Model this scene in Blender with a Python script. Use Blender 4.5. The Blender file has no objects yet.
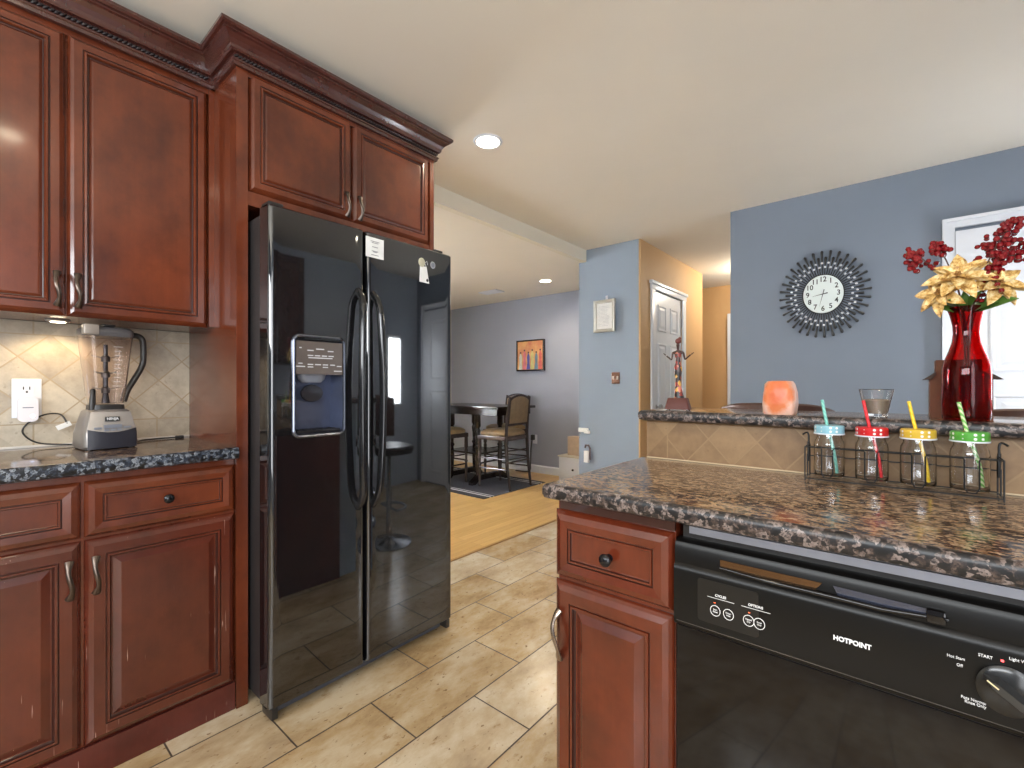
import bpy, bmesh, math, random
from mathutils import Vector, Matrix, Euler
PI = math.pi
random.seed(7)
S = bpy.context.scene
C = bpy.context.scene.collection

# ------------------------------------------------------------------ camera, sky, daylight, exposure
CAMH = 1.145
cd = bpy.data.cameras.new('camera'); cd.sensor_width = 36; cd.lens = 36*462/1024; cd.clip_start = .02
cd.shift_y = 2/1024
cam = bpy.data.objects.new('camera', cd); C.objects.link(cam)
cam.location = (0, 0, CAMH); cam.rotation_euler = (PI/2, 0, math.radians(40))
S.camera = cam
S.view_settings.view_transform = 'Standard'; S.view_settings.look = 'None'
S.view_settings.gamma = 1; S.view_settings.use_curve_mapping = False
S.view_settings.exposure = 0.5
W = bpy.data.worlds.new('sky'); S.world = W; W.use_nodes = True
bg = W.node_tree.nodes['Background']; bg.inputs[0].default_value = (.75, .86, 1, 1); bg.inputs[1].default_value = 1.2

def area(name, loc, rot, sx, sy, power, col):
    l = bpy.data.lights.new(name, 'AREA'); l.shape = 'RECTANGLE'; l.size = sx; l.size_y = sy
    l.energy = power; l.color = col
    o = bpy.data.objects.new(name, l); C.objects.link(o); o.location = loc; o.rotation_euler = rot
    return o
# daylight arriving through the windows (one lamp in each window opening)
area('daylight_kitchen_window', (-.35, -2.12, 1.82), (-PI/2, 0, PI), 2.4, .6, 60, (.93, .97, 1))
area('daylight_dining_window', (-5.27, 1.75, 1.45), (0, -PI/2, 0), 1.3, 1.3, 250, (.92, .96, 1))
area('daylight_family_window', (1.20, 3.24, 1.32), (0, PI/2, 0), .75, .2, 9, (.9, .95, 1))
area('daylight_patio_window', (1.20, -.9, 1.25), (0, PI/2, 0), 1.9, 1.5, 38, (.97, .98, 1))

# ------------------------------------------------------------------ materials
def srgb(r, g, b):
    f = lambda c: (c/255/12.92) if c/255 <= .04045 else ((c/255+.055)/1.055)**2.4
    return (f(r), f(g), f(b), 1)
class Mt:
    def __init__(s, name):
        s.m = bpy.data.materials.new(name); s.m.use_nodes = True
        s.t = s.m.node_tree; s.b = s.t.nodes['Principled BSDF']
    def n(s, typ, **kw):
        nd = s.t.nodes.new(typ)
        for k, v in kw.items(): setattr(nd, k, v)
        return nd
    def l(s, a, b): s.t.links.new(a, b)
    def coords(s, scale=(1,1,1), rot=(0,0,0), loc=(0,0,0)):
        tc = s.n('ShaderNodeTexCoord'); mp = s.n('ShaderNodeMapping')
        mp.inputs['Scale'].default_value = scale; mp.inputs['Rotation'].default_value = rot; mp.inputs['Location'].default_value = loc
        s.l(tc.outputs['Object'], mp.inputs[0]); return mp.outputs[0]
    def noise(s, vec, scale, detail=4, rough=.55):
        nd = s.n('ShaderNodeTexNoise'); nd.inputs['Scale'].default_value = scale
        nd.inputs['Detail'].default_value = detail; nd.inputs['Roughness'].default_value = rough
        s.l(vec, nd.inputs['Vector']); return nd.outputs['Fac']
    def ramp(s, fac, stops, interp='LINEAR'):
        r = s.n('ShaderNodeValToRGB'); cr = r.color_ramp; cr.interpolation = interp
        while len(cr.elements) < len(stops): cr.elements.new(.5)
        for e, (p, c) in zip(cr.elements, stops): e.position = p; e.color = c
        s.l(fac, r.inputs[0]); return r.outputs[0]
    def mix(s, fac, a, b, mode='MIX'):
        m = s.n('ShaderNodeMix', data_type='RGBA', blend_type=mode)
        for i, v in ((0, fac), (6, a), (7, b)):
            if hasattr(v, 'links'): s.l(v, m.inputs[i])
            else: m.inputs[i].default_value = v
        return m.outputs[2]
    def math(s, op, a, b=0.):
        m = s.n('ShaderNodeMath', operation=op)
        for i, v in ((0, a), (1, b)):
            if hasattr(v, 'links'): s.l(v, m.inputs[i])
            else: m.inputs[i].default_value = v
        return m.outputs[0]
    def bump(s, h, strength=.3, dist=.002):
        b = s.n('ShaderNodeBump'); b.inputs['Strength'].default_value = strength; b.inputs['Distance'].default_value = dist
        s.l(h, b.inputs['Height']); s.l(b.outputs[0], s.b.inputs['Normal'])
    def set(s, **kw):
        for k, v in kw.items():
            k = k.replace('_', ' ')
            k = {'Coat': 'Coat Weight', 'Trans': 'Transmission Weight', 'Spec': 'Specular IOR Level', 'Color': 'Base Color', 'Emit': 'Emission Strength', 'EmitC': 'Emission Color', 'Sub': 'Subsurface Weight'}.get(k, k)
            if hasattr(v, 'links'): s.l(v, s.b.inputs[k])
            else: s.b.inputs[k].default_value = v
        return s

def plain(name, col, rough=.5, metal=0, var=.06, **kw):
    M = Mt(name); v = M.coords(); f = M.noise(v, 18, 3)
    c2 = tuple(max(0, c*(1-var*2)) for c in col[:3])+(1,)
    M.set(Color=M.ramp(f, [(.3, c2), (.7, col)]), Roughness=rough, Metallic=metal, **kw); return M.m
def paint(name, col, var=.03):
    M = Mt(name); v = M.coords(); f = M.noise(v, 2.2, 3)
    c2 = tuple(c*(1-var*2) for c in col[:3])+(1,)
    M.set(Color=M.ramp(f, [(.3, c2), (.7, col)]), Roughness=.62, Spec=.3)
    M.bump(M.noise(v, 260, 2), .12, .001); return M.m
def cherry(name, c1, c2, scratch=0., grain=.10, coat=.5):
    M = Mt(name); v = M.coords((1, 1, .7))
    f = M.noise(v, 3.2, 6, .62); g = M.noise(M.coords((70, 70, 2.2)), 1, 4, .7)
    col = M.ramp(f, [(.30, c1), (.70, c2)])
    col = M.mix(M.ramp(M.noise(M.coords((1, 1, 1), (0, 0, 0), (3, 5, 1)), 9, 4, .6), [(.5, (0, 0, 0, 1)), (.75, (.35,)*3+(1,))]), col, tuple(x*.45 for x in c1[:3])+(1,))
    col = M.mix(grain, col, M.ramp(g, [(.35, (.25, .22, .2, 1)), (.65, (1, 1, 1, 1))]), 'MULTIPLY')
    if scratch:
        s = M.noise(M.coords((190, 190, 9)), 1, 2, .5)
        m = M.math('MULTIPLY', M.ramp(s, [(.70, (0,0,0,1)), (.73, (1,1,1,1))]), M.ramp(M.noise(M.coords(), 7, 2), [(.48, (0,0,0,1)), (.6, (1,1,1,1))]))
        col = M.mix(M.math('MULTIPLY', m, scratch), col, srgb(200, 165, 150))
    M.set(Color=col, Roughness=.26, Coat=coat); M.b.inputs['Coat Roughness'].default_value = .10
    M.bump(M.noise(M.coords(), 14, 3), .05, .0012); return M.m
WD = cherry('cherry_wood', srgb(70, 30, 18), srgb(118, 56, 30))
WDB = cherry('cherry_wood_worn', srgb(66, 27, 18), srgb(98, 42, 26), .7)
WDR = cherry('cherry_wood_red', srgb(76, 30, 16), srgb(112, 46, 24))
WDK = cherry('cherry_wood_dark', srgb(54, 26, 22), srgb(80, 40, 33), coat=.9)
DKB = plain('dark_brown', srgb(52, 22, 16), .3, Coat=.4)  # darker brown for the groove faces of doors and drawers
TOE = cherry('cherry_kick', srgb(72, 26, 22), srgb(92, 36, 30), .7)
INK = plain('vent_shade', srgb(20, 12, 10), .6)

def granite(name, dark, mid, tan, pale, sc=1., stretch=(1, 1, 1), rough=.1, lo=.42):
    M = Mt(name); v = M.coords(stretch)
    w = M.n('ShaderNodeTexVoronoi'); w.inputs['Scale'].default_value = 75*sc
    wv = M.n('ShaderNodeMixRGB'); wv.blend_type = 'ADD'; wv.inputs[0].default_value = .012
    nz = M.n('ShaderNodeTexNoise'); nz.inputs['Scale'].default_value = 60*sc; M.l(v, nz.inputs['Vector'])
    M.l(v, wv.inputs[1]); M.l(nz.outputs['Color'], wv.inputs[2]); M.l(wv.outputs[0], w.inputs['Vector'])
    sep = M.n('ShaderNodeSeparateColor'); M.l(w.outputs['Color'], sep.inputs[0])
    n2 = M.noise(v, 38*sc, 5, .7)
    val = M.math('ADD', M.math('MULTIPLY', sep.outputs[0], .5), M.math('MULTIPLY', n2, .75))
    c = M.ramp(val, [(lo, dark), (lo+.13, mid), (lo+.25, tan), (lo+.42, pale), (.92, mid)])
    sp = M.noise(v, 190*sc, 2)
    c = M.mix(M.ramp(sp, [(.38, (.85,)*3+(1,)), (.47, (0, 0, 0, 1))]), c, dark)
    M.set(Color=c, Roughness=rough, Coat=(.2 if rough < .2 else 0.)); M.b.inputs['Coat Roughness'].default_value = .04
    return M.m
GRP = granite('granite_brown', srgb(30, 25, 25), srgb(78, 58, 46), srgb(142, 110, 80), srgb(176, 150, 120), 1.15, (1, 1.5, 1), .16, .36)
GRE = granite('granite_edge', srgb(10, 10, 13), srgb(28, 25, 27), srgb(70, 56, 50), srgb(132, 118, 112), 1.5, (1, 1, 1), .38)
GRL = granite('granite_dark_reflection', srgb(20, 20, 24), srgb(54, 44, 40), srgb(100, 74, 56), srgb(150, 124, 100), 1.1, (1, 1, 1), .12)  # same stone as the brown granite, darker reflections put into its colour
GRLE = granite('granite_reflection_edge', srgb(8, 10, 14), srgb(22, 27, 37), srgb(54, 62, 76), srgb(134, 140, 148), 1.6, (1, 1, 1), .32)  # left counter edge, bluish reflections likewise in the colour

def floor_tile():
    M = Mt('travertine_tile'); tc = M.n('ShaderNodeTexCoord'); sp = M.n('ShaderNodeSeparateXYZ'); M.l(tc.outputs['Object'], sp.inputs[0])
    cb = M.n('ShaderNodeCombineXYZ')
    M.l(M.math('SUBTRACT', sp.outputs[1], .951), cb.inputs[0]); M.l(M.math('ADD', sp.outputs[0], 1.463+.2585), cb.inputs[1])
    br = M.n('ShaderNodeTexBrick'); br.offset = .5; br.offset_frequency = 2
    br.inputs['Scale'].default_value = 1; br.inputs['Brick Width'].default_value = .533; br.inputs['Row Height'].default_value = .2585
    br.inputs['Mortar Size'].default_value = .0028; br.inputs['Mortar Smooth'].default_value = .1; br.inputs['Bias'].default_value = 0
    br.inputs['Color1'].default_value = (.0, .0, .0, 1); br.inputs['Color2'].default_value = (1, 1, 1, 1); br.inputs['Mortar'].default_value = (.5,)*3+(1,)
    M.l(cb.outputs[0], br.inputs['Vector'])
    v = M.coords((1.6, .8, 1), (0, 0, .5))
    base = M.ramp(M.noise(v, 4.5, 8, .68), [(.32, srgb(140, 110, 70)), (.47, srgb(178, 152, 112)), (.62, srgb(202, 186, 158))])
    base = M.mix(.35, base, M.ramp(br.outputs['Color'], [(0, srgb(156, 126, 84)), (1, srgb(212, 202, 184))]))
    vein = M.noise(M.coords((1.4, .7, 1), (0, 0, .9)), 16, 6, .72)
    base = M.mix(M.ramp(vein, [(.30, (.8,)*3+(1,)), (.41, (0, 0, 0, 1))]), base, srgb(142, 108, 68))
    pits = M.noise(M.coords((1, .55, 1)), 60, 3, .6)
    base = M.mix(M.ramp(pits, [(.30, (.8,)*3+(1,)), (.36, (0, 0, 0, 1))]), base, srgb(112, 84, 54))
    col = M.mix(br.outputs['Fac'], base, srgb(62, 48, 36))
    M.set(Color=col, Roughness=M.math('ADD', M.math('MULTIPLY', br.outputs['Fac'], .4), .24), Spec=.7)
    M.bump(M.math('SUBTRACT', 1., br.outputs['Fac']), .35, .002)
    return M.m
def wood_floor():
    M = Mt('oak_floor'); tc = M.n('ShaderNodeTexCoord'); sp = M.n('ShaderNodeSeparateXYZ'); M.l(tc.outputs['Object'], sp.inputs[0])
    cb = M.n('ShaderNodeCombineXYZ'); M.l(sp.outputs[1], cb.inputs[0]); M.l(sp.outputs[0], cb.inputs[1])
    br = M.n('ShaderNodeTexBrick'); br.offset = .37; br.offset_frequency = 3
    br.inputs['Scale'].default_value = 1; br.inputs['Brick Width'].default_value = .8; br.inputs['Row Height'].default_value = .075
    br.inputs['Mortar Size'].default_value = .0008
    br.inputs['Color1'].default_value = srgb(196, 158, 98); br.inputs['Color2'].default_value = srgb(212, 178, 118); br.inputs['Mortar'].default_value = srgb(150, 105, 55)
    M.l(cb.outputs[0], br.inputs['Vector'])
    g = M.noise(M.coords((40, 3, 1)), 1, 4)
    M.set(Color=M.mix(.3, br.outputs['Color'], M.ramp(g, [(.3, srgb(190, 140, 80)), (.7, (1, 1, 1, 1))]), 'MULTIPLY'), Roughness=.3)
    return M.m
def diamond_tile(name, horiz, u0, wu, wv, zlo, zhi, z0, c1, c2, grout, ulo=-99, border=.1):
    """stone tiles laid on the diagonal, with a row of straight tiles outside [zlo, zhi] and left of ulo"""
    M = Mt(name); tc = M.n('ShaderNodeTexCoord'); sp = M.n('ShaderNodeSeparateXYZ'); M.l(tc.outputs['Object'], sp.inputs[0])
    U = M.math('DIVIDE', M.math('SUBTRACT', sp.outputs[horiz], u0), wu)
    V = M.math('DIVIDE', M.math('SUBTRACT', sp.outputs[2], z0), wv)
    a = M.math('ADD', U, V); b = M.math('SUBTRACT', U, V)
    def edge(x, w):
        fr = M.math('FRACT', x); fr = M.math('ABSOLUTE', M.math('SUBTRACT', fr, .5)); return M.math('GREATER_THAN', fr, .5-w)
    dia = M.math('MAXIMUM', edge(a, .02), edge(b, .02))
    idd = M.math('ADD', M.math('FLOOR', a), M.math('MULTIPLY', M.math('FLOOR', b), 7.3))
    st = edge(M.math('DIVIDE', M.math('SUBTRACT', sp.outputs[horiz], u0), border), .02)
    Z = sp.outputs[2]
    out = M.math('MAXIMUM', M.math('LESS_THAN', Z, zlo), M.math('GREATER_THAN', Z, zhi))
    if ulo > -90: out = M.math('MAXIMUM', out, M.math('LESS_THAN', sp.outputs[horiz], ulo))
    def near(x, v, w): return M.math('LESS_THAN', M.math('ABSOLUTE', M.math('SUBTRACT', x, v)), w)
    lines = M.math('MAXIMUM', near(Z, zlo, .002), near(Z, zhi, .002))
    if ulo > -90: lines = M.math('MAXIMUM', lines, near(sp.outputs[horiz], ulo, .002))
    g = M.math('MAXIMUM', M.math('ADD', M.math('MULTIPLY', out, st), M.math('MULTIPLY', M.math('SUBTRACT', 1., out), dia)), lines)
    wn = M.n('ShaderNodeTexWhiteNoise', noise_dimensions='1D'); M.l(idd, wn.inputs['W'])
    f = M.math('ADD', M.math('MULTIPLY', M.noise(M.coords(), 14, 6, .65), .8), M.math('MULTIPLY', wn.outputs[0], .25))
    c = M.ramp(f, [(.3, c1), (.72, c2)])
    pit = M.noise(M.coords(), 70, 3)
    c = M.mix(M.ramp(pit, [(.28, (.6,)*3+(1,)), (.36, (0, 0, 0, 1))]), c, c1)
    M.set(Color=M.mix(g, c, grout), Roughness=.45)
    M.bump(M.math('SUBTRACT', 1., g), .5, .003); return M.m

def glass(name, col=(1, 1, 1, 1), rough=0, ior=1.45):
    M = Mt(name); v = M.coords(); f = M.noise(v, 8, 1)
    M.set(Color=M.ramp(f, [(.3, tuple(c*.98 for c in col[:3])+(1,)), (.7, col)]), Roughness=rough, Trans=1., IOR=ior); return M.m
def emit(name, col, s):
    M = Mt(name); v = M.coords(); M.noise(v, 5)
    M.set(Color=col, Emission_Color=col, Emit=s); return M.m
def dotted(name, c):
    M = Mt(name); v = M.coords((1, 1, 1), (0, 0, .4)); vo = M.n('ShaderNodeTexVoronoi'); vo.inputs['Scale'].default_value = 115; vo.inputs['Randomness'].default_value = 0
    M.l(v, vo.inputs['Vector'])
    M.set(Color=M.ramp(vo.outputs['Distance'], [(.30, srgb(240, 240, 235)), (.36, c)]), Roughness=.35); return M.m

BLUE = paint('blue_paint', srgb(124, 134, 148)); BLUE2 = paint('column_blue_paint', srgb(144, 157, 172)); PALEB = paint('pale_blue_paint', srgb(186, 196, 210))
GREY = paint('dining_grey_paint', srgb(160, 165, 180)); CREAM = paint('cream_paint', srgb(208, 202, 186))
ORNG = paint('orange_paint', srgb(198, 158, 110)); CEIL = paint('ceiling_paint', srgb(236, 229, 216), .015)
SOFF = paint('soffit_paint', srgb(228, 220, 202), .015)
WHITE = plain('white_trim_paint', srgb(220, 223, 230), .3, var=.01)
BLACKG = plain('gloss_black', (.006, .006, .007, 1), .035, var=.01, IOR=1.82, Spec=.6)
BLACKDW = plain('gloss_black_dishwasher', (.006, .005, .005, 1), .05, var=.01, Spec=.4)
BLACKM = plain('satin_black', (.018, .016, .015, 1), .38)
DKSIDE = plain('textured_black', (.02, .018, .018, 1), .45)
CHROME = plain('chrome', srgb(220, 222, 228), .12, 1)
SILV = plain('silver_plastic', srgb(176, 176, 180), .3, .7)
BRNZ = plain('aged_bronze', srgb(96, 84, 76), .28, .9); PEWT = plain('pewter', srgb(160, 146, 134), .25, .95)
STEEL = plain('brushed_strip', srgb(160, 166, 182), .3, .8)
WIRE = plain('black_wire', (.012, .012, .012, 1), .4, .3)
CLR = glass('clear_glass'); PLG = glass('clear_plastic', (.88, .82, .80, 1), .02, 1.3)
REDG = glass('red_glass', (.60, .008, .014, 1), 0, 1.3)
INKW = plain('white_lettering', srgb(235, 235, 235), .5); INKB = plain('black_lettering', srgb(30, 30, 32), .5)
PAPER = plain('white_paper', srgb(235, 235, 232), .7); GREYP = plain('grey_plastic', srgb(120, 124, 134), .4)
DKWD = plain('espresso_wood', srgb(40, 30, 30), .22, var=.2); CHAIRF = plain('bronze_wood', srgb(70, 62, 64), .25, .2, var=.15)
TANF = plain('tan_leather', srgb(134, 112, 80), .45, var=.12)

# ------------------------------------------------------------------ mesh builder
class MB:
    def __init__(s): s.v = []; s.f = []; s.m = []; s.s = []
    def add(s, vs, fs, mi=0, sm=False):
        o = len(s.v); s.v += [tuple(v) for v in vs]
        for f in fs: s.f.append(tuple(i+o for i in f)); s.m.append(mi); s.s.append(sm)
        return s
    def box(s, x0, x1, y0, y1, z0, z1, mi=0, bev=0):
        if x0 > x1: x0, x1 = x1, x0
        if y0 > y1: y0, y1 = y1, y0
        if z0 > z1: z0, z1 = z1, z0
        if bev > 0:
            bm = bmesh.new(); bmesh.ops.create_cube(bm, size=1)
            for v in bm.verts: v.co = Vector(((x0+x1)/2+v.co.x*(x1-x0), (y0+y1)/2+v.co.y*(y1-y0), (z0+z1)/2+v.co.z*(z1-z0)))
            bmesh.ops.bevel(bm, geom=list(bm.edges), offset=bev, segments=2, profile=.6, affect='EDGES')
            bm.verts.index_update(); s.add([v.co for v in bm.verts], [[v.index for v in f.verts] for f in bm.faces], mi, True); bm.free(); return s
        v = [(x, y, z) for x in (x0, x1) for y in (y0, y1) for z in (z0, z1)]
        return s.add(v, [(0,1,3,2), (4,6,7,5), (0,4,5,1), (2,3,7,6), (0,2,6,4), (1,5,7,3)], mi)
    def obox(s, c, ax, ay, az, hx, hy, hz, mi=0):
        c = Vector(c); v = [c+Vector(ax)*(i*hx)+Vector(ay)*(j*hy)+Vector(az)*(k*hz) for i in (-1, 1) for j in (-1, 1) for k in (-1, 1)]
        return s.add(v, [(0,1,3,2), (4,6,7,5), (0,4,5,1), (2,3,7,6), (0,2,6,4), (1,5,7,3)], mi)
    def lathe(s, prof, c=(0,0,0), n=32, mi=0, sx=1, sy=1, sm=True, close=False):
        vs = []; fs = []
        for r, z in prof:
            for k in range(n):
                a = 2*PI*k/n; vs.append((c[0]+r*sx*math.cos(a), c[1]+r*sy*math.sin(a), c[2]+z))
        m = len(prof)
        for i in range(m-1 if not close else m):
            for k in range(n):
                j = (i+1) % m
                fs.append((i*n+k, i*n+(k+1) % n, j*n+(k+1) % n, j*n+k))
        if not close:
            if prof[0][0] > 1e-6: fs.append(tuple(range(n-1, -1, -1)))
            if prof[-1][0] > 1e-6: fs.append(tuple((m-1)*n+k for k in range(n)))
        return s.add(vs, fs, mi, sm)
    def loft(s, rings, n=32, mi=0, sm=True, cap=True, c=(0,0,0)):
        """rings: (z, hx, hy, exponent, dx, dy) superellipses"""
        vs = []; fs = []
        for rg in rings:
            z, hx, hy, e = rg[:4]; dx, dy = rg[4:6] if len(rg) > 4 else (0, 0)
            for k in range(n):
                a = 2*PI*(k+.5)/n; ca, sa = math.cos(a), math.sin(a)
                vs.append((c[0]+dx+hx*math.copysign(abs(ca)**(2/e), ca), c[1]+dy+hy*math.copysign(abs(sa)**(2/e), sa), c[2]+z))
        for i in range(len(rings)-1):
            for k in range(n): fs.append((i*n+k, i*n+(k+1) % n, (i+1)*n+(k+1) % n, (i+1)*n+k))
        if cap:
            fs.append(tuple(range(n-1, -1, -1))); fs.append(tuple((len(rings)-1)*n+k for k in range(n)))
        return s.add(vs, fs, mi, sm)
    def tube(s, pts, r, n=8, mi=0, flat=1., closed=False, side=None):
        pts = [Vector(p) for p in pts]; m = len(pts); rs = r if isinstance(r, (list, tuple)) else [r]*m
        vs = []; fs = []; prev = None
        for i, p in enumerate(pts):
            if closed: t = pts[(i+1) % m]-pts[i-1]
            else: t = pts[min(i+1, m-1)]-pts[max(i-1, 0)]
            t.normalize()
            if prev is None:
                u = Vector(side) if side else (Vector((0, 0, 1)) if abs(t.z) < .9 else Vector((1, 0, 0)))
            else: u = prev
            u = (u-t*u.dot(t)); 
            if u.length < 1e-6: u = t.orthogonal()
            u.normalize(); prev = u; w = t.cross(u)
            for k in range(n):
                a = 2*PI*k/n; vs.append(p+u*(rs[i]*math.cos(a))+w*(rs[i]*flat*math.sin(a)))
        for i in range(m if closed else m-1):
            for k in range(n):
                j = (i+1) % m; fs.append((i*n+k, i*n+(k+1) % n, j*n+(k+1) % n, j*n+k))
        if not closed: fs.append(tuple(range(n-1, -1, -1))); fs.append(tuple((m-1)*n+k for k in range(n)))
        return s.add(vs, fs, mi, True)
    def sphere(s, c, r, n=10, mi=0, sc=(1, 1, 1)):
        m = max(4, n//2); prof = [(math.sin(PI*i/m), -math.cos(PI*i/m)) for i in range(m+1)]
        vs = []; fs = []
        for q, z in prof[1:-1]:
            for k in range(n): vs.append((c[0]+r*sc[0]*q*math.cos(2*PI*k/n), c[1]+r*sc[1]*q*math.sin(2*PI*k/n), c[2]+r*sc[2]*z))
        for i in range(m-2):
            for k in range(n): fs.append((i*n+k, i*n+(k+1) % n, (i+1)*n+(k+1) % n, (i+1)*n+k))
        a = len(vs); vs += [(c[0], c[1], c[2]-r*sc[2]), (c[0], c[1], c[2]+r*sc[2])]
        for k in range(n): fs.append((a, (k+1) % n, k)); fs.append((a+1, (m-2)*n+k, (m-2)*n+(k+1) % n))
        return s.add(vs, fs, mi, True)
    def rings(s, O, u, v, w, Wd, Hh, rings, side=0, back=True):
        """raised panel: nested rectangles (inset, height, material); O = lower corner on the back plane"""
        O, u, v, w = map(Vector, (O, u, v, w)); flip = u.cross(v).dot(w) < 0
        vs = []; fs = []; ms = []
        for (ins, h, mi) in rings:
            for (a, b) in ((ins, ins), (Wd-ins, ins), (Wd-ins, Hh-ins), (ins, Hh-ins)): vs.append(O+u*a+v*b+w*h)
        for i in range(len(rings)-1):
            for k in range(4):
                f = (i*4+k, i*4+(k+1) % 4, (i+1)*4+(k+1) % 4, (i+1)*4+k); fs.append(f[::-1] if flip else f); ms.append(rings[i+1][2])
        j = (len(rings)-1)*4; f = (j, j+1, j+2, j+3); fs.append(f[::-1] if flip else f); ms.append(rings[-1][2])
        if back: f = (3, 2, 1, 0); fs.append(f[::-1] if flip else f); ms.append(side)
        o = len(s.v); s.v += [tuple(x) for x in vs]
        for f, mi in zip(fs, ms): s.f.append(tuple(i+o for i in f)); s.m.append(mi); s.s.append(False)
        return s
    def sweep(s, path, prof, mi=0, z0=0, closed=False, sm=False):
        """path: xy points, profile: (outward offset, z); outward = right of travel; mitred corners"""
        P = [Vector(p) for p in path]; m = len(P); N = []
        for i in range(m):
            d = []
            if i > 0: d.append((P[i]-P[i-1]).normalized())
            if i < m-1: d.append((P[i+1]-P[i]).normalized())
            ns = [Vector((q.y, -q.x)) for q in d]
            n = ns[0] if len(ns) == 1 else (ns[0]+ns[1])/(1+ns[0].dot(ns[1]))
            N.append(n)
        vs = []; fs = []; k = len(prof)
        for i in range(m):
            for (o, z) in prof: q = P[i]+N[i]*o; vs.append((q.x, q.y, z0+z))
        for i in range(m-1):
            for j in range(k): fs.append((i*k+j, (i+1)*k+j, (i+1)*k+(j+1) % k, i*k+(j+1) % k))
        fs.append(tuple(range(k))); fs.append(tuple((m-1)*k+j for j in range(k-1, -1, -1)))
        return s.add(vs, fs, mi, sm)
    def prism(s, poly, axis, a, b, mi=0, sm=False):
        """poly in the plane across axis ('x': (y,z), 'y': (x,z), 'z': (x,y)), extruded a..b"""
        f = {'x': lambda p, t: (t, p[0], p[1]), 'y': lambda p, t: (p[0], t, p[1]), 'z': lambda p, t: (p[0], p[1], t)}[axis]
        n = len(poly); vs = [f(p, a) for p in poly]+[f(p, b) for p in poly]
        return s.add(vs, [tuple(range(n-1, -1, -1)), tuple(range(n, 2*n))]+[(i, (i+1) % n, n+(i+1) % n, n+i) for i in range(n)], mi, sm)
    def build(s, name, mats, parent=None, **kw):
        me = bpy.data.meshes.new(name)
        org = Vector(ORG.get(parent.name, (0, 0, 0))) if parent else Vector(kw.pop('org', (0, 0, 0)))
        me.from_pydata([tuple(Vector(v)-org) for v in s.v], [], s.f)
        if not isinstance(mats, (list, tuple)): mats = [mats]
        for m in mats: me.materials.append(m)
        me.polygons.foreach_set('material_index', s.m); me.polygons.foreach_set('use_smooth', s.s)
        bm = bmesh.new(); bm.from_mesh(me); bmesh.ops.recalc_face_normals(bm, faces=bm.faces); bm.to_mesh(me); bm.free()
        if any(s.s):
            me.set_sharp_from_angle(angle=math.radians(42))
        o = bpy.data.objects.new(name, me); C.objects.link(o)
        if parent: o.parent = parent
        else: o.location = org
        ORG[o.name] = tuple(org)
        for k, v in kw.items(): o[k] = v
        return o
ORG = {}
def thing(name, label, cat, loc=(0, 0, 0), group=None):
    o = bpy.data.objects.new(name, None); C.objects.link(o); o.location = loc; o['label'] = label; o['category'] = cat
    o.empty_display_size = .05
    if group: o['group'] = group
    ORG[o.name] = tuple(loc); return o
def tag(o, label, cat, group=None):
    o['label'] = label; o['category'] = cat
    if group: o['group'] = group
    return o
def struct(name, mb, mats, **kw): return mb.build(name, mats, kind='structure', **kw)
def copy_tree(o, parent=None):
    c = o.copy(); C.objects.link(c)
    if parent: c.parent = parent
    for ch in [k for k in bpy.data.objects if k.parent == o]: copy_tree(ch, c)
    return c
def text(body, size, c, u, v, parent, mat, name='lettering', depth=.0004, align='CENTER', sx=1, bold=0):
    cu = bpy.data.curves.new('text', 'FONT'); cu.body = body; cu.size = size; cu.extrude = depth; cu.align_x = align; cu.align_y = 'CENTER'
    cu.resolution_u = 3; cu.offset = bold
    o = bpy.data.objects.new('tmp', cu); C.objects.link(o); bpy.context.view_layer.update()
    me = bpy.data.meshes.new_from_object(o.evaluated_get(bpy.context.evaluated_depsgraph_get()))
    bpy.data.objects.remove(o)
    u = Vector(u).normalized(); v = Vector(v).normalized(); w = u.cross(v); c = Vector(c)-Vector(ORG.get(parent.name, (0, 0, 0)))
    me.transform(Matrix(((u.x*sx, v.x, w.x, c.x), (u.y*sx, v.y, w.y, c.y), (u.z*sx, v.z, w.z, c.z), (0, 0, 0, 1))))
    me.materials.clear(); me.materials.append(mat)
    r = bpy.data.objects.new(name, me); C.objects.link(r); r.parent = parent; ORG[r.name] = ORG.get(parent.name, (0, 0, 0)); return r
def arc(c, r0, a0, a1, n, f): return [f(c, r0, a0+(a1-a0)*i/n) for i in range(n+1)]

def smooth(pts, n=8):
    P = [Vector(p) for p in pts]; out = []
    for i in range(len(P)-1):
        a = P[max(i-1, 0)]; b = P[i]; c = P[i+1]; d = P[min(i+2, len(P)-1)]
        for k in range(n):
            q = k/n; out.append(.5*((2*b)+(c-a)*q+(2*a-5*b+4*c-d)*q*q+(3*b-a-3*c+d)*q**3))
    out.append(P[-1]); return out
# ------------------------------------------------------------------ room shell
H = 2.44; XL = -2.33; XR = 1.22; YB = -2.2; SZ = 2.33
DXL = -5.35; DYB = 1.0; DYF = 4.9
struct('floor', MB().box(-2.25, XR+.1, YB-.1, 6.5, -.08, 0), floor_tile())
struct('floor_dining', MB().box(DXL-.1, -2.25, DYB-.1, DYF+.1, -.08, 0), wood_floor())
struct('ceiling', MB().box(-2.30, XR+.1, YB-.1, 6.5, H, H+.1).box(XL-.12, -2.30, YB-.1, 1.54, H, H+.1).box(-2.9, -2.3, DYF+.12, 6.5, H, H+.1), CEIL)
struct('ceiling_dining', MB().box(DXL-.1, -2.31, DYB-.1, DYF+.1, SZ, SZ+.1), CEIL)
struct('trim_1', MB().box(-2.34, -2.288, 1.54, 3.829, SZ-.002, H), SOFF)          # face of the dropped ceiling
struct('wall_left', MB().box(XL-.12, XL, YB-.1, 1.54, 0, H), CREAM)
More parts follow.
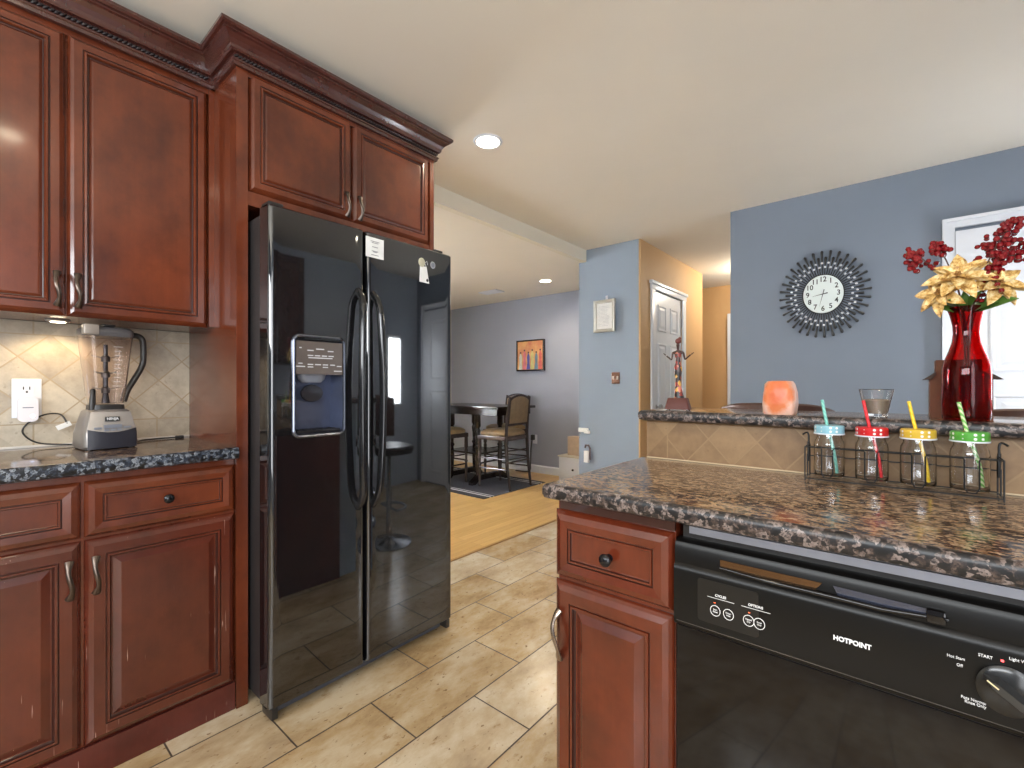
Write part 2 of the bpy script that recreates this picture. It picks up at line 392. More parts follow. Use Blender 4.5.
struct('wall_back', MB().box(XL, -1.6, YB-.1, YB, 0, H).box(.9, XR, YB-.1, YB, 0, H).box(-1.6, .9, YB-.1, YB, 0, 1.5).box(-1.6, .9, YB-.1, YB, 2.15, H), BLUE)
struct('wall_right', MB().box(XR, XR+.1, YB-.1, -1.65, 0, H).box(XR, XR+.1, -1.65, -.15, 0, .3).box(XR, XR+.1, -1.65, -.15, 2.2, H)
       .box(XR, XR+.1, -.15, 3.12, 0, H).box(XR, XR+.1, 3.12, 3.36, 0, .90).box(XR, XR+.1, 3.12, 3.36, 1.74, H).box(XR, XR+.1, 3.36, 3.8, 0, H), PALEB)
struct('wall_clock', MB().box(-.965, XR, 3.68, 3.80, 0, H).box(-.965, -.86, 3.80, 6.33, 0, H), BLUE)
# column / pantry block with its blue front and orange side
struct('wall_column', MB().box(-2.37, -1.76, 3.83, 3.93, 0, H), BLUE2)
struct('wall_hall', MB().box(-1.84, -1.745, 3.832, 4.12, 0, H).box(-1.84, -1.745, 4.84, 5.44, 0, H).box(-1.84, -1.745, 4.12, 4.84, 2.045, H).box(-2.4, -1.745, 5.44, 5.5, 0, H), ORNG)
struct('wall_hall_back', MB().box(-2.9, -.86, 6.33, 6.43, 0, H).box(-2.9, -2.8, 5.0, 6.33, 0, H), ORNG)
struct('wall_dining_back', MB().box(DXL-.1, -2.3, DYF, DYF+.1, 0, SZ+.1), GREY)
struct('wall_dining_left', MB().box(DXL-.1, DXL, DYB-.1, .85, 0, SZ).box(DXL-.1, DXL, .85, 2.95, 0, .75).box(DXL-.1, DXL, .85, 2.95, 2.15, SZ).box(DXL-.1, DXL, 2.95, DYF, 0, SZ), CREAM)
struct('wall_dining_front', MB().box(DXL, XL-.12, DYB-.1, DYB, 0, SZ), CREAM)
struct('wall_dining_right', MB().box(-2.37, -2.30, 3.93, DYF, 0, SZ), GREY)
struct('baseboard_dining', MB().sweep([(DXL+.0, DYF), (-2.37, DYF)], [(0, 0), (.016, 0), (.016, .085), (.008, .10), (0, .10)]), WHITE)
struct('baseboard_clock', MB().sweep([(-.965, 3.68), (.18, 3.68)], [(0, 0), (.016, 0), (.016, .085), (.008, .10), (0, .10)]), WHITE)
struct('baseboard_column', MB().sweep([(-2.37, 3.83), (-1.745, 3.83)], [(0, 0), (.016, 0), (.016, .085), (.008, .10), (0, .10)]), WHITE)
struct('trim_2', MB().box(-2.262, -2.238, 1.54, 3.83, 0, .006, bev=.002), plain('threshold_wood', srgb(170, 130, 80), .4))

def window(n, axis, pos, a0, a1, z0, z1, mull=1):
    m = MB(); t = .05
    def b(p0, p1, q0, q1, d=.03):
        if axis == 'x': m.box(pos-d, pos+d, p0, p1, q0, q1)
        else: m.box(p0, p1, pos-d, pos+d, q0, q1)
    b(a0, a1, z0, z0+t); b(a0, a1, z1-t, z1); b(a0, a0+t, z0, z1); b(a1-t, a1, z0, z1)
    for i in range(1, mull+1):
        x = a0+(a1-a0)*i/(mull+1); b(x-.02, x+.02, z0, z1)
    b(a0, a1, (z0+z1)/2-.015, (z0+z1)/2+.015, .02)
    o = struct(f'window_{n}', m, WHITE)
    g = MB()
    if axis == 'x': g.box(pos-.003, pos+.003, a0+t, a1-t, z0+t, z1-t)
    else: g.box(a0+t, a1-t, pos-.003, pos+.003, z0+t, z1-t)
    g.build('window_pane', CLR, o)
window(1, 'y', -2.25, -1.6, .9, 1.5, 2.15, 2)
window(2, 'x', -5.25, .85, 2.95, .75, 2.15, 2)
window(3, 'x', XR+.055, 3.12, 3.36, .90, 1.74, 0)
window(4, 'x', XR+.055, -1.65, -.15, .3, 2.2, 1)

# ---- door beside the column in the hall (six panels, in the orange wall) and its casing
def six_panel(name, label, O, u, w, Wd, Hd):
    """O lower corner on the back plane"""
    u = Vector(u); w = Vector(w); v = Vector((0, 0, 1)); O = Vector(O)
    m = MB(); c = O+u*Wd/2+v*Hd/2+w*.012; m.obox(c, u, w, v, Wd/2, .012, Hd/2)
    d = m.build(name, WHITE, kind='structure')
    st = .11*Wd/.7; pw = (Wd-3*st)/2
    for (b, h) in ((.10*Hd, .26*Hd), (.42*Hd, .34*Hd), (.82*Hd, .12*Hd)):
        for k in range(2):
            p = MB(); p.rings(O+u*(st+k*(pw+st))+v*b+w*.0235, u, v, w, pw, h, [(-.004, 0, 0), (0, .009, 0), (.010, .009, 0), (.018, .0015, 0), (.026, .0015, 0), (.048, .009, 0)], back=False)
            p.build('door_panel', WHITE, d)
    return d
d1 = six_panel('door_1', '', (-1.776, 4.12, .0), (0, 1, 0), (1, 0, 0), .72, 2.035)
m = MB().lathe([(0, 0), (.02, 0), (.022, .006), (.009, .012), (.009, .03), (.024, .04), (.026, .055), (.016, .066), (0, .068)], n=16)
m.v = [(-1.752+z, 4.18+x, .95+y) for x, y, z in m.v]; m.build('door_handle', SILV, d1)
for z in (.25, 1.1, 1.8): MB().box(-1.760, -1.735, 4.836, 4.842, z-.045, z+.045).build('hinge', PEWT, d1)
def casing(n, path3, out, w=.085, t=.02):
    pass
m = MB()
for (y0, y1, z0, z1) in ((4.045, 4.125, 0, 2.05), (4.835, 4.92, 0, 2.05)):
    m.box(-1.745, -1.727, y0, y1, z0, z1, bev=.004)
m.box(-1.745, -1.725, 4.035, 4.93, 2.035, 2.085, bev=.004).box(-1.745, -1.712, 4.02, 4.945, 2.082, 2.112, bev=.006)
struct('trim_3', m, WHITE)
# ---- white door in the clock wall (its left part is in view)
m = MB(); O = Vector((.245, 3.70, 0))
m.box(.245, 1.03, 3.655, 3.68, .02, 2.03)
d2 = struct('door_2', m, WHITE)
for (b, h) in ((.15, .95), (1.22, .70)):
    MB().rings((.245+.14, 3.655, b), (1, 0, 0), (0, 0, 1), (0, -1, 0), .50, h, [(0, 0, 0), (0, .006, 0), (.012, .008, 0), (.02, .001, 0), (.04, .001, 0), (.06, .005, 0)], back=False).build('door_panel', WHITE, d2)
m = MB()
for o_, t_ in (((0, .054), .022), ((.0, .018), .034)):
    a, b = o_
    m.box(.189+a, .189+b, 3.68-t_, 3.68, 0, 2.106-a-.0001).box(1.09-b, 1.09-a, 3.68-t_, 3.68, 0, 2.106-a-.0001).box(.189+b, 1.09-b, 3.68-t_, 3.68, 2.106-b, 2.106-a)
struct('trim_4', m, WHITE)
# ---- casing of the doorway at the end of the hall
struct('trim_5', MB().box(-1.69, -1.60, 6.30, 6.33, 0, 2.07, bev=.004).box(-1.62, -1.0, 6.32, 6.33, 0, 2.0).box(-1.62, -1.0, 6.30, 6.33, 2.0, 2.07, bev=.004), WHITE)

# ------------------------------------------------------------------ ceiling lights, vent
def downlight(x, y, z, label, power, glow=30):
    t = thing('recessed_ceiling_light', label, 'ceiling light', (x, y, z), None)
    MB().lathe([(.058, -.001), (.062, -.008), (.072, -.008), (.078, -.001)], (x, y, z), 32, close=True).build('trim_ring', WHITE, t)
    MB().lathe([(0, -.003), (.058, -.003), (.058, -.001), (0, -.001)], (x, y, z), 32).build('lamp_lens', emit('lamp_lens_glow', (1, .86, .62, 1), glow), t)
    l = bpy.data.lights.new('downlight_lamp', 'SPOT'); l.energy = power; l.color = (1, .84, .62); l.spot_size = math.radians(150); l.spot_blend = .6; l.shadow_soft_size = .05
    o = bpy.data.objects.new('downlight_lamp', l); C.objects.link(o); o.parent = t; o.location = (0, 0, -.02)
downlight(-1.668, 1.79, H, 'round lit recessed ceiling light near the refrigerator cabinet crown', 16)
downlight(-3.05, 4.22, SZ, 'small round lit recessed light in the lower dining room ceiling', 26)
downlight(.40, 2.25, H, 'lit recessed ceiling light above the bar, mirrored in the refrigerator door', 14)
downlight(-.55, .15, H, 'unseen recessed ceiling light added to brighten the kitchen floor', 6)  # unseen lamp added to brighten the floor
t = thing('ceiling_light', 'warm ceiling light in the hall beyond the orange wall', 'ceiling light', (-1.12, 5.5, H))
MB().lathe([(0, -.07), (.09, -.055), (.13, -.02), (.14, 0), (0, 0)], (-1.12, 5.5, H), 28).build('lamp_shade', emit('hall_lamp_glow', (1, .75, .42, 1), 4), t)
l = bpy.data.lights.new('hall_lamp', 'POINT'); l.energy = 26; l.color = (1, .92, .78); l.shadow_soft_size = .1
o = bpy.data.objects.new('hall_lamp', l); C.objects.link(o); o.parent = t; o.location = (0, 0, -.12)
t = thing('ceiling_vent', 'white slatted air vent in the dining room ceiling', 'vent', (-3.93, 4.28, SZ))
MB().box(-4.08, -3.78, 4.2, 4.216, SZ-.012, SZ).box(-4.08, -3.78, 4.344, 4.36, SZ-.012, SZ).box(-4.08, -4.06, 4.2, 4.36, SZ-.012, SZ).box(-3.80, -3.78, 4.2, 4.36, SZ-.012, SZ).build('frame', WHITE, t)
MB().box(-4.06, -3.80, 4.216, 4.344, SZ-.002, SZ-.0005).build('backing', INK, t)  # dark sheet stands in for the shade between the slats
for k in range(6):
    y = 4.232+k*.019; MB().obox((-3.93, y, SZ-.006), (1, 0, 0), (0, .8, -.6), (0, .6, .8), .128, .007, .001).build('slat', WHITE, t)

# ------------------------------------------------------------------ cabinets
def RP(t=.02):     # full raised panel door
    return [(0, 0, 0), (0, .003, 0), (.003, .008, 0), (.009, t-.006, 0), (.020, t, 0), (.046, t, 0), (.0475, t-.003, 1), (.049, t-.003, 1), (.050, t+.0012, 0), (.0555, t+.0012, 0), (.0575, t-.005, 1), (.0605, t-.009, 1), (.064, t-.009, 0), (.082, t-.002, 0), (.084, t-.0018, 0)]
def RD(t=.02):     # drawer front: sloped frame, flat centre
    return [(0, 0, 0), (0, .003, 0), (.003, .008, 0), (.009, t-.006, 0), (.022, t, 0), (.040, t-.002, 0), (.0415, t-.005, 1), (.043, t-.005, 1), (.044, t-.0015, 0), (.048, t-.0015, 0), (.0495, t-.007, 1), (.051, t-.008, 0)]
def RU(t=.02):     # upper doors: framed with a thin bead, nearly flat field
    return [(0, 0, 0), (0, .003, 0), (.003, .008, 0), (.008, t-.006, 0), (.016, t, 0), (.036, t, 0), (.0375, t-.003, 1), (.039, t-.003, 1), (.041, t+.001, 0), (.046, t+.002, 0), (.049, t-.004, 0), (.0505, t-.008, 1), (.053, t-.0085, 1), (.060, t-.0035, 0), (.063, t-.003, 0)]
def bow_handle(c, along, out, L, parent, mat=BRNZ, r=.0042, depth=.022, wob=.004):
    c = Vector(c); a = Vector(along); o = Vector(out); s = a.cross(o); pts = []; rs = []
    n = 16
    for i in range(n+1):
        q = i/n; x = (q-.5)*L
        pts.append(c+a*x+o*(.003+depth*math.sin(PI*q)**.8)+s*(wob*math.sin(2*PI*q)))
        e = abs(q-.5)*2; rs.append(r*(.75+.9*max(0, e-.55)/.45 if e > .55 else .75+.25*(1-e)))
    MB().tube(pts, rs, 10, flat=1.5, side=o).build('handle', mat, parent)
def round_knob(c, out, parent, mat):
    o = Vector(out); m = MB().lathe([(0, 0), (.009, 0), (.009, .002), (.0055, .006), (.0055, .012), (.013, .017), (.0145, .022), (.011, .027), (.005, .029), (0, .0295)], n=20)
    c = Vector(c); u = Vector((0, 0, 1)); s = u.cross(o)
    m.v = [tuple(c+s*x+u*y+o*z) for x, y, z in m.v]; m.build('knob', mat, parent)

# left base cabinet (two doors, two drawers)
FX = -1.82
t = thing('base_cabinet', 'cherry wood base cabinet below the granite counter, left of the refrigerator', 'cabinet', (-2.05, .2275, 0))
MB().box(XL+.002, FX, -.175, .624, .0, .888).build('body', [WD], t)
MB().box(FX, -1.806, -.175, .624, .0, .095).build('kick_board', TOE, t)
for y0 in (-.1735, .2285):
    d = MB().rings((FX, y0, .098), (0, 1, 0), (0, 0, 1), (1, 0, 0), .3955, .598, RP()).build('door', [WDB, DKB], t)
    hy = .2525 if y0 > 0 else .196
    bow_handle((FX+.021, hy, .594), (0, 0, 1), (1, 0, 0), .105, d)
    d = MB().rings((FX, y0, .704), (0, 1, 0), (0, 0, 1), (1, 0, 0), .3955, .163, RD()).build('drawer_front', [WD, DKB], t)
    round_knob((FX+.014, y0+.1977, .7855), (1, 0, 0), d, plain('black_knob', (.012, .012, .014, 1), .18, .4))

# tall refrigerator surround: side panels, upper cabinet with crown
CRP = [(-.004, 2.278), (.012, 2.278), (.014, 2.288), (.018, 2.291), (.018, 2.296), (.010, 2.298), (.010, 2.318), (.022, 2.320), (.026, 2.326), (.028, 2.336), (.036, 2.350), (.048, 2.362), (.056, 2.366), (.056, 2.371), (.064, 2.373), (.069, 2.380), (.069, 2.390), (-.004, 2.390)]
def crown(path, parent):
    MB().sweep(path, CRP).build('crown_molding', [WDK], parent)
def rope(parent, p0, p1, out):
    p0 = Vector(p0); p1 = Vector(p1); d = (p1-p0); L = d.length; d.normalize(); o = Vector(out); m = MB(); n = int(L/.0125)
    for i in range(n):
        c = p0+d*((i+.5)*L/n)+o*.0135; q = (d*.9+Vector((0, 0, 1))*.75).normalized()
        m.tube([c-q*.0095, c-q*.004, c+q*.004, c+q*.0095], [.0012, .0048, .0048, .0012], 6)
    m.build('rope_trim', plain('rope_dark', srgb(38, 32, 34), .25), parent)
t = thing('refrigerator_cabinet', 'tall cherry wood cabinet surround with crown enclosing the refrigerator', 'cabinet', (-2.06, 1.08, 0))
MB().box(XL+.001, -1.80, .626, .664, 0, 2.285).build('side_panel', [WD], t)
MB().box(XL, -1.80, 1.508, 1.532, 1.795, 2.285).build('side_panel', [WD], t)
MB().box(XL, -1.825, .664, 1.508, 1.80, 2.285).build('body', [WD], t)
MB().box(-1.825, -1.805, .664, 1.508, 1.80, 1.850).build('rail', [WD], t)
MB().box(-1.825, -1.803, .664, 1.508, 2.262, 2.285).build('rail', [WD], t)
for y0, hy in ((.670, 1.052), (1.0845, 1.112)):
    w = .412 if y0 < 1 else .424
    d = MB().rings((-1.82, y0, 1.853), (0, 1, 0), (0, 0, 1), (1, 0, 0), w, .432, RU()).build('door', [WD, DKB], t)
    bow_handle((-1.799, hy, 1.915), (0, 0, 1), (1, 0, 0), .10, d, depth=.02)
crown([(XL, .626), (-1.80, .626), (-1.80, 1.532), (XL, 1.532)][::1], t)
rope(t, (-1.80, .615, 2.308), (-1.80, 1.545, 2.308), (1, 0, 0))
# left wall cabinet
t = thing('wall_cabinet', 'cherry wood wall cabinet with two doors above the blender', 'cabinet', (-2.17, .2, 1.37))
MB().box(XL, -2.04, -.19, .626, 1.372, 2.285).build('body', [WD], t)
MB().box(-2.04, -2.022, .608, .626, 1.372, 2.285).box(-2.04, -2.03, -.19, .608, 2.262, 2.285).build('filler_strip', [WD], t)
for y0, hy in ((-.185, .192), (.2155, .240)):
    d = MB().rings((-2.04, y0, 1.368), (0, 1, 0), (0, 0, 1), (1, 0, 0), .3915 if y0 > 0 else .3985, .90, RU()).build('door', [WD, DKB], t)
    bow_handle((-2.019, hy, 1.45), (0, 0, 1), (1, 0, 0), .105, d, depth=.02)
crown([(-2.02, -.19), (-2.02, .626)], t)
rope(t, (-2.02, -.19, 2.308), (-2.02, .600, 2.308), (1, 0, 0))
# puck light under it
t = thing('puck_light', 'small lit puck light beneath the wall cabinet', 'light', (-2.215, .213, 1.37))
MB().lathe([(0, -.005), (.022, -.005), (.030, -.004), (.033, 0.001), (0, 0.001)], (-2.215, .213, 1.37), 24).build('housing', SILV, t)
MB().lathe([(0, -.0075), (.018, -.007), (.021, -.005), (0, -.0048)], (-2.215, .213, 1.37), 24).build('lens', emit('puck_glow', (1, .84, .6, 1), 7), t)
l = bpy.data.lights.new('puck_lamp', 'SPOT'); l.energy = 1.9; l.color = (1, .74, .42); l.spot_size = math.radians(160); l.spot_blend = .5; l.shadow_soft_size = .02
o = bpy.data.objects.new('puck_lamp', l); C.objects.link(o); o.parent = t; o.location = (0, 0, -.02)

# left counter and its backsplash
def slab(name, label, x0, x1, y0, y1, z0, z1, mats, edges):
    """stone slab with a rounded, rough-cut edge; edges = sides to round"""
    bm = bmesh.new(); t = .012
    m = MB(); n = 7
    prof = [(t*(1-math.cos(PI*i/(2*n)))*1.0, t*(1-math.sin(PI*i/(2*n)))) for i in range(n+1)]
    ring = []
    for ins, dz in [(p[0], p[1]) for p in prof][::-1]: pass
    levels = [(t, z0), (t*.3, z0+t*.3), (0, z0+t), (0, z1-t), (t*.08, z1-t*.6), (t*.3, z1-t*.3), (t*.6, z1-t*.08), (t, z1)]
    vs = []; fs = []; ms = []
    for ins, z in levels:
        a = x0+(ins if 'l' in edges else 0); b = x1-(ins if 'r' in edges else 0); c = y0+(ins if 'f' in edges else 0); d = y1-(ins if 'b' in edges else 0)
        vs += [(a, c, z), (b, c, z), (b, d, z), (a, d, z)]
    for i in range(len(levels)-1):
        for k in range(4): m.add([], [], 0); fs.append((i*4+k, i*4+(k+1) % 4, (i+1)*4+(k+1) % 4, (i+1)*4+k)); ms.append(1)
    fs.append((3, 2, 1, 0)); ms.append(1); j = 4*(len(levels)-1); fs.append((j, j+1, j+2, j+3)); ms.append(0)
    m.v = vs; m.f = fs; m.m = ms; m.s = [True]*(len(fs)-2)+[False]*2
    o = m.build(name, mats); bm.free()
    return tag(o, label, 'countertop')
slab('countertop', 'polished granite counter holding the blender, dark reflections put in its colour', XL, -1.772, -.19, .6255, .890, .930, [GRL, GRLE], 'r')
tl = diamond_tile('stone_tile_left', 1, .045, .158, .158, 1.012, 1.325, 1.168, srgb(150, 138, 122), srgb(196, 184, 164), srgb(166, 148, 122), border=.117)
tag(MB().box(XL, XL+.008, -.19, .6255, .930, 1.37).build('tile_backsplash', tl, org=(0, 0, 0)), 'diamond-laid stone tile backsplash behind the blender', 'backsplash')
tag(MB().box(XL+.008, XL+.016, -.19, .624, .930, .938, bev=.002).build('caulk_bead', plain('white_caulk', srgb(214, 208, 200), .5)), 'white caulk line where the tiles meet the left granite counter', 'caulk')

# ------------------------------------------------------------------ refrigerator
t = thing('refrigerator', 'glossy black side-by-side refrigerator with ice and water dispenser', 'refrigerator', (-1.95, 1.065, 0))
MB().box(-2.29, -1.70, .676, 1.478, .04, 1.745).build('body', DKSIDE, t)
def fdoor(y0, y1, hole=None):
    """bowed front: front x follows a gentle curve; optional rectangular opening"""
    Y0, Y1 = .662, 1.487
    def fx(y):
        q = (y-Y0)/(Y1-Y0)*2-1; e = -1.610-.007*q*q
        d = min(y-y0, y1-y)
        if d < .016: e -= .016*(1-math.sqrt(max(0, 1-(1-d/.016)**2)))
        return e
    ys = [y0+.016*(1-math.cos(PI*i/12)) for i in range(7)]; 
    inner = sorted(set([round(y0+.016+(y1-y0-.032)*i/14, 5) for i in range(1, 14)] + (list(hole[:2]) if hole else [])))
    ys = ys+inner+[y1-.016*(1-math.cos(PI*i/12)) for i in range(6, -1, -1)]
    zs = [.058, 1.752]; zz = [.058]+(list(hole[2:]) if hole else [])+[1.752]
    m = MB(); vs = []; fs = []
    for z in zz:
        for y in ys: vs.append((fx(y), y, z))
    nY = len(ys)
    for j in range(len(zz)-1):
        for i in range(nY-1):
            if hole and j == 1 and ys[i] >= hole[0]-1e-6 and ys[i+1] <= hole[1]+1e-6: continue
            fs.append((j*nY+i, j*nY+i+1, (j+1)*nY+i+1, (j+1)*nY+i))
    m.add(vs, fs, 0, True)
    # rounded top lip, sides and back
    def strip(zq, up):
        a = [(fx(y), y, zq) for y in ys]; b = [(fx(y)-.008, y, zq+up) for y in ys]; c = [(-1.692, y, zq+up) for y in ys]
        m.add(a+b+c, [(i, i+1, nY+i+1, nY+i) for i in range(nY-1)]+[(nY+i, nY+i+1, 2*nY+i+1, 2*nY+i) for i in range(nY-1)], 0, True)
    strip(1.752, .007); strip(.058, -.006)
    for y in (y0, y1): m.add([(fx(y), y, .058), (-1.692, y, .052), (-1.692, y, 1.759), (fx(y), y, 1.752)], [(0, 1, 2, 3)])
    m.add([(-1.692, y0, .052), (-1.692, y1, .052), (-1.692, y1, 1.759), (-1.692, y0, 1.759)], [(0, 1, 2, 3)])
    return m
HO = (.745, .928, .975, 1.312)
ld = fdoor(.662, 1.018, HO).build('freezer_door', BLACKG, t)
rd = fdoor(1.030, 1.487).build('refrigerator_door', BLACKG, t)
MB().box(-1.70, -1.66, .68, 1.45, .012, .05).build('toe_grille', plain('grey_grille', srgb(70, 72, 80), .4), t)
gr = [o for o in bpy.data.objects if o.name == 'toe_grille'][0]
for k in range(9):
    y = .70+k*.086; MB().box(-1.66, -1.648, y, y+.05, .036, .046).build('grille_slat', GREYP, gr)
for y in (.672, 1.455): MB().box(-1.70, -1.622, y, y+.022, .012, .052, bev=.004).build('door_hinge', BLACKM, t)
for y in (.69, 1.42): MB().box(-1.70, -1.64, y-.02, y+.03, 1.762, 1.776, bev=.004).build('hinge_cover', BLACKM, t)
for y in (.72, 1.41):
    for x in (-2.2, -1.72): MB().lathe([(.016, .0), (.016, .015), (.008, .016), (.008, .045)], (x, y, 0), 12).build('foot', BLACKM, t)
# handles: long bowed black bars
def long_handle(y, z0, z1, parent, s):
    pts = []; rs = []
    for i in range(29):
        q = i/28; z = z0+(z1-z0)*q; b = min(1, min(q, 1-q)/.09); out = .046*math.sin(b*PI/2)**.7+.010*math.sin(PI*q)
        pts.append((-1.616+out, y+s*.014*math.sin(PI*q), z)); rs.append(.0165)
    MB().tube(pts, rs, 12, flat=.8, side=(1, 0, 0)).build('handle', plain('gloss_black_handle', (.01, .01, .011, 1), .12), parent)
long_handle(.990, .675, 1.515, ld, -1); long_handle(1.056, .672, 1.512, rd, 1)
# dispenser
y0, y1, z0, z1 = HO
dm = MB(); dep = -1.685
dm.add([(-1.613, y0, z0), (-1.613, y1, z0), (-1.613, y1, z1), (-1.613, y0, z1), (dep, y0+.012, z0+.012), (dep, y1-.012, z0+.012), (dep, y1-.012, z1-.01), (dep, y0+.012, z1-.01)],
       [(0, 1, 5, 4), (1, 2, 6, 5), (2, 3, 7, 6), (3, 0, 4, 7), (4, 5, 6, 7)])
dp = dm.build('dispenser_recess', plain('dispenser_blue_highlight', srgb(96, 104, 128), .2, .6), ld)  # blue-grey base colour imitates highlights inside the dark recess
fr = [(y0-.006, z0-.012), (y1+.006, z0-.012), (y1+.006, z1+.012), (y0-.006, z1+.012)]
def rrect(y0, y1, z0, z1, r, n=6):
    P = []
    for cy, cz, a in ((y1-r, z1-r, 0), (y0+r, z1-r, PI/2), (y0+r, z0+r, PI), (y1-r, z0+r, 1.5*PI)):
        for i in range(n+1): P.append((cy+r*math.cos(a+PI/2*i/n), cz+r*math.sin(a+PI/2*i/n)))
    return P
MB().tube([(-1.612, y, z) for y, z in rrect(y0-.004, y1+.004, z0-.008, z1+.01, .022)], .0065, 8, closed=True).build('dispenser_frame', plain('frame_pewter', srgb(120, 124, 136), .18, .9), ld)
cp = MB().add([(-1.609, y0+.004, 1.187), (-1.609, y1-.004, 1.187), (-1.611, y1-.004, 1.305), (-1.611, y0+.004, 1.305), (-1.64, y0+.004, 1.187), (-1.64, y1-.004, 1.187), (-1.64, y1-.004, 1.305), (-1.64, y0+.004, 1.305)],
         [(0, 1, 2, 3), (0, 4, 5, 1), (4, 7, 6, 5), (3, 2, 6, 7), (0, 3, 7, 4), (1, 5, 6, 2)]).build('control_panel', plain('taupe_panel', srgb(104, 94, 88), .28, .4), ld)
PK = plain('panel_print', srgb(205, 205, 208), .5)
k = MB()
for (cy, cz, w) in ((.80, 1.272, .022), (.836, 1.278, .03), (.876, 1.272, .022), (.800, 1.254, .02), (.826, 1.254, .02), (.852, 1.254, .02), (.878, 1.254, .02), (.838, 1.246, .09), (.764, 1.225, .014), (.800, 1.222, .02), (.828, 1.222, .022), (.856, 1.222, .02), (.884, 1.222, .018), (.910, 1.218, .018), (.764, 1.214, .032), (.800, 1.213, .02), (.856, 1.213, .02), (.905, 1.2, .032), (.764, 1.28, .008)):
    k.box(-1.6095, -1.6085, cy-w/2, cy+w/2, cz-.0018, cz+.0018)
k.build('panel_lettering', PK, cp)
MB().loft([(0, .018, .034, 3), (.012, .024, .046, 3), (.03, .026, .052, 3)], 20, c=(-1.655, .826, 1.158)).build('water_nozzle', GREYP, dp)
m = MB().lathe([(0, 0), (.040, 0), (.043, .004), (.040, .010), (0, .012)], n=24, sx=.75)
m.v = [(-1.668+z, .832+y, 1.118+x) for x, y, z in m.v]; m.build('dispenser_paddle', plain('paddle', srgb(66, 66, 72), .15, .6), dp)
m = MB().box(-1.68, -1.616, y0+.010, y1-.010, z0+.002, z0+.012, bev=.003)
for k2 in range(7): m.box(-1.67, -1.625, y0+.02+k2*.021, y0+.03+k2*.021, z0+.012, z0+.015)
m.build('drip_tray', plain('drip_grey', srgb(46, 44, 46), .25, .5), dp)
# brand badge, notes
def fxr(y): q = (y-.662)/(.825)*2-1; return -1.610-.007*q*q
def disc_x(x, y, z, r, n=24, th=.002, ry=.9): 
    m = MB().lathe([(0, 0), (r, 0), (r, th*.6), (r*.9, th), (0, th)], n=n); m.v = [(x+c, y+a*ry, z+b) for a, b, c in m.v]; return m
b = disc_x(fxr(1.366), 1.366, 1.690, .016).build('badge', SILV, rd)
disc_x(fxr(1.366)+.002, 1.366, 1.690, .0115, th=.0004).build('badge_face', GREYP, b)

n1 = thing('paper_note', 'square white paper note stuck near the top of the refrigerator door', 'note', (-1.611, 1.062, 1.70))
MB().obox((fxr(1.064)+.0008, 1.064, 1.697), (0, 1, -.0), (0, 0, 1), (1, 0, 0), .041, .040, .0006).build('paper', PAPER, n1)
for s_, z, q in (('Please', 1.722, .014), ('keep', 1.703, .013), ('closed', 1.686, .013), ('thanks', 1.669, .011)):
    pass
k = MB()
for z, w in ((1.722, .04), (1.7165, .03), (1.700, .026), (1.6835, .03), (1.680, .02), (1.668, .034)):
    k.box(fxr(1.064)+.0014, fxr(1.064)+.0018, 1.064-w/2, 1.064+w/2, z-.0012, z+.0012)
k.build('writing', plain('grey_ink', srgb(120, 120, 125), .6), n1)
n2 = thing('fridge_magnet', 'pale magnet clip holding a small white tag on the right refrigerator door', 'magnet', (-1.62, 1.31, 1.66))
disc_x(fxr(1.302), 1.302, 1.689, .020, th=.004).build('magnet_clip', plain('magnet_beige', srgb(190, 185, 160), .5), n2)
MB().prism([(1.293, 1.672), (1.330, 1.675), (1.345, 1.602), (1.290, 1.603)], 'x', -1.6130, -1.6118).build('paper_tag', PAPER, n2)
MB().tube([(-1.612, 1.328, 1.672), (-1.612, 1.320, 1.69), (-1.612, 1.332, 1.70), (-1.612, 1.336, 1.685)], .0012, 5).build('string', PAPER, n2)
disc_x(-1.6118, 1.334, 1.615, .007, th=.0006).build('stamp', INKB, n2)

# ------------------------------------------------------------------ blender appliance
t = thing('countertop_blender', 'silver and black countertop blender with clear pitcher on the granite counter', 'blender', (0, 0, 0)); ORG[t.name] = (0, 0, 0)
b = MB().loft([(.004, .078, .078, 5), (.012, .082, .082, 6), (.055, .080, .080, 6), (.062, .078, .078, 6), (.105, .066, .068, 6), (.128, .056, .062, 6), (.134, .050, .056, 5)], 36, 0).build('motor_base', plain('base_silver', srgb(140, 134, 130), .32, .5), t)
# silver front fascia, slightly proud and sloping
fas = MB()
def fpt(y, z):
    x = .0815 if z < .062 else .0815-(z-.062)*.30
    return (x+.002-abs(y)**2*1.2, y, z)
ysl = [(-.070+.014*i) for i in range(11)]
top = [fpt(y*.82, .126) for y in ysl]; mid = [fpt(y*.93, .090) for y in ysl]; low = [fpt(y, .060-.012*math.cos(y/.07*PI/2)+.010) for y in ysl]
fas.add(top+mid+low, [(r*11+i, r*11+i+1, (r+1)*11+i+1, (r+1)*11+i) for r in range(2) for i in range(10)], 0, True)
fa = fas.build('front_fascia', plain('fascia_silver', srgb(196, 190, 184), .25, .6), t)
lowp = MB(); bot = [(fpt(y, .03)[0]+.0032, y, .004) for y in ysl]; lw2 = [(p[0]+.0030, p[1], p[2]) for p in low]
lowp.add(bot+lw2, [(i, i+1, 11+i+1, 11+i) for i in range(10)], 0, True)
lowp.build('lower_panel', plain('base_black', srgb(46, 46, 54), .3), t)
k = MB().obox((.0775, 0, .103), (0, 1, 0), (-.29, 0, .957), (.957, 0, .29), .021, .0075, .0012).build('logo_plate', INKB, fa)
text('NINJA', .0125, (.0792, 0, .1033), (0, 1, 0), (-.29, 0, .957), k, INKW, depth=.0003, bold=.0002)
MB().obox((.0822, 0, .078), (0, 1, 0), (-.2, 0, .98), (.98, 0, .2), .026, .006, .001).build('display', GREYP, fa)
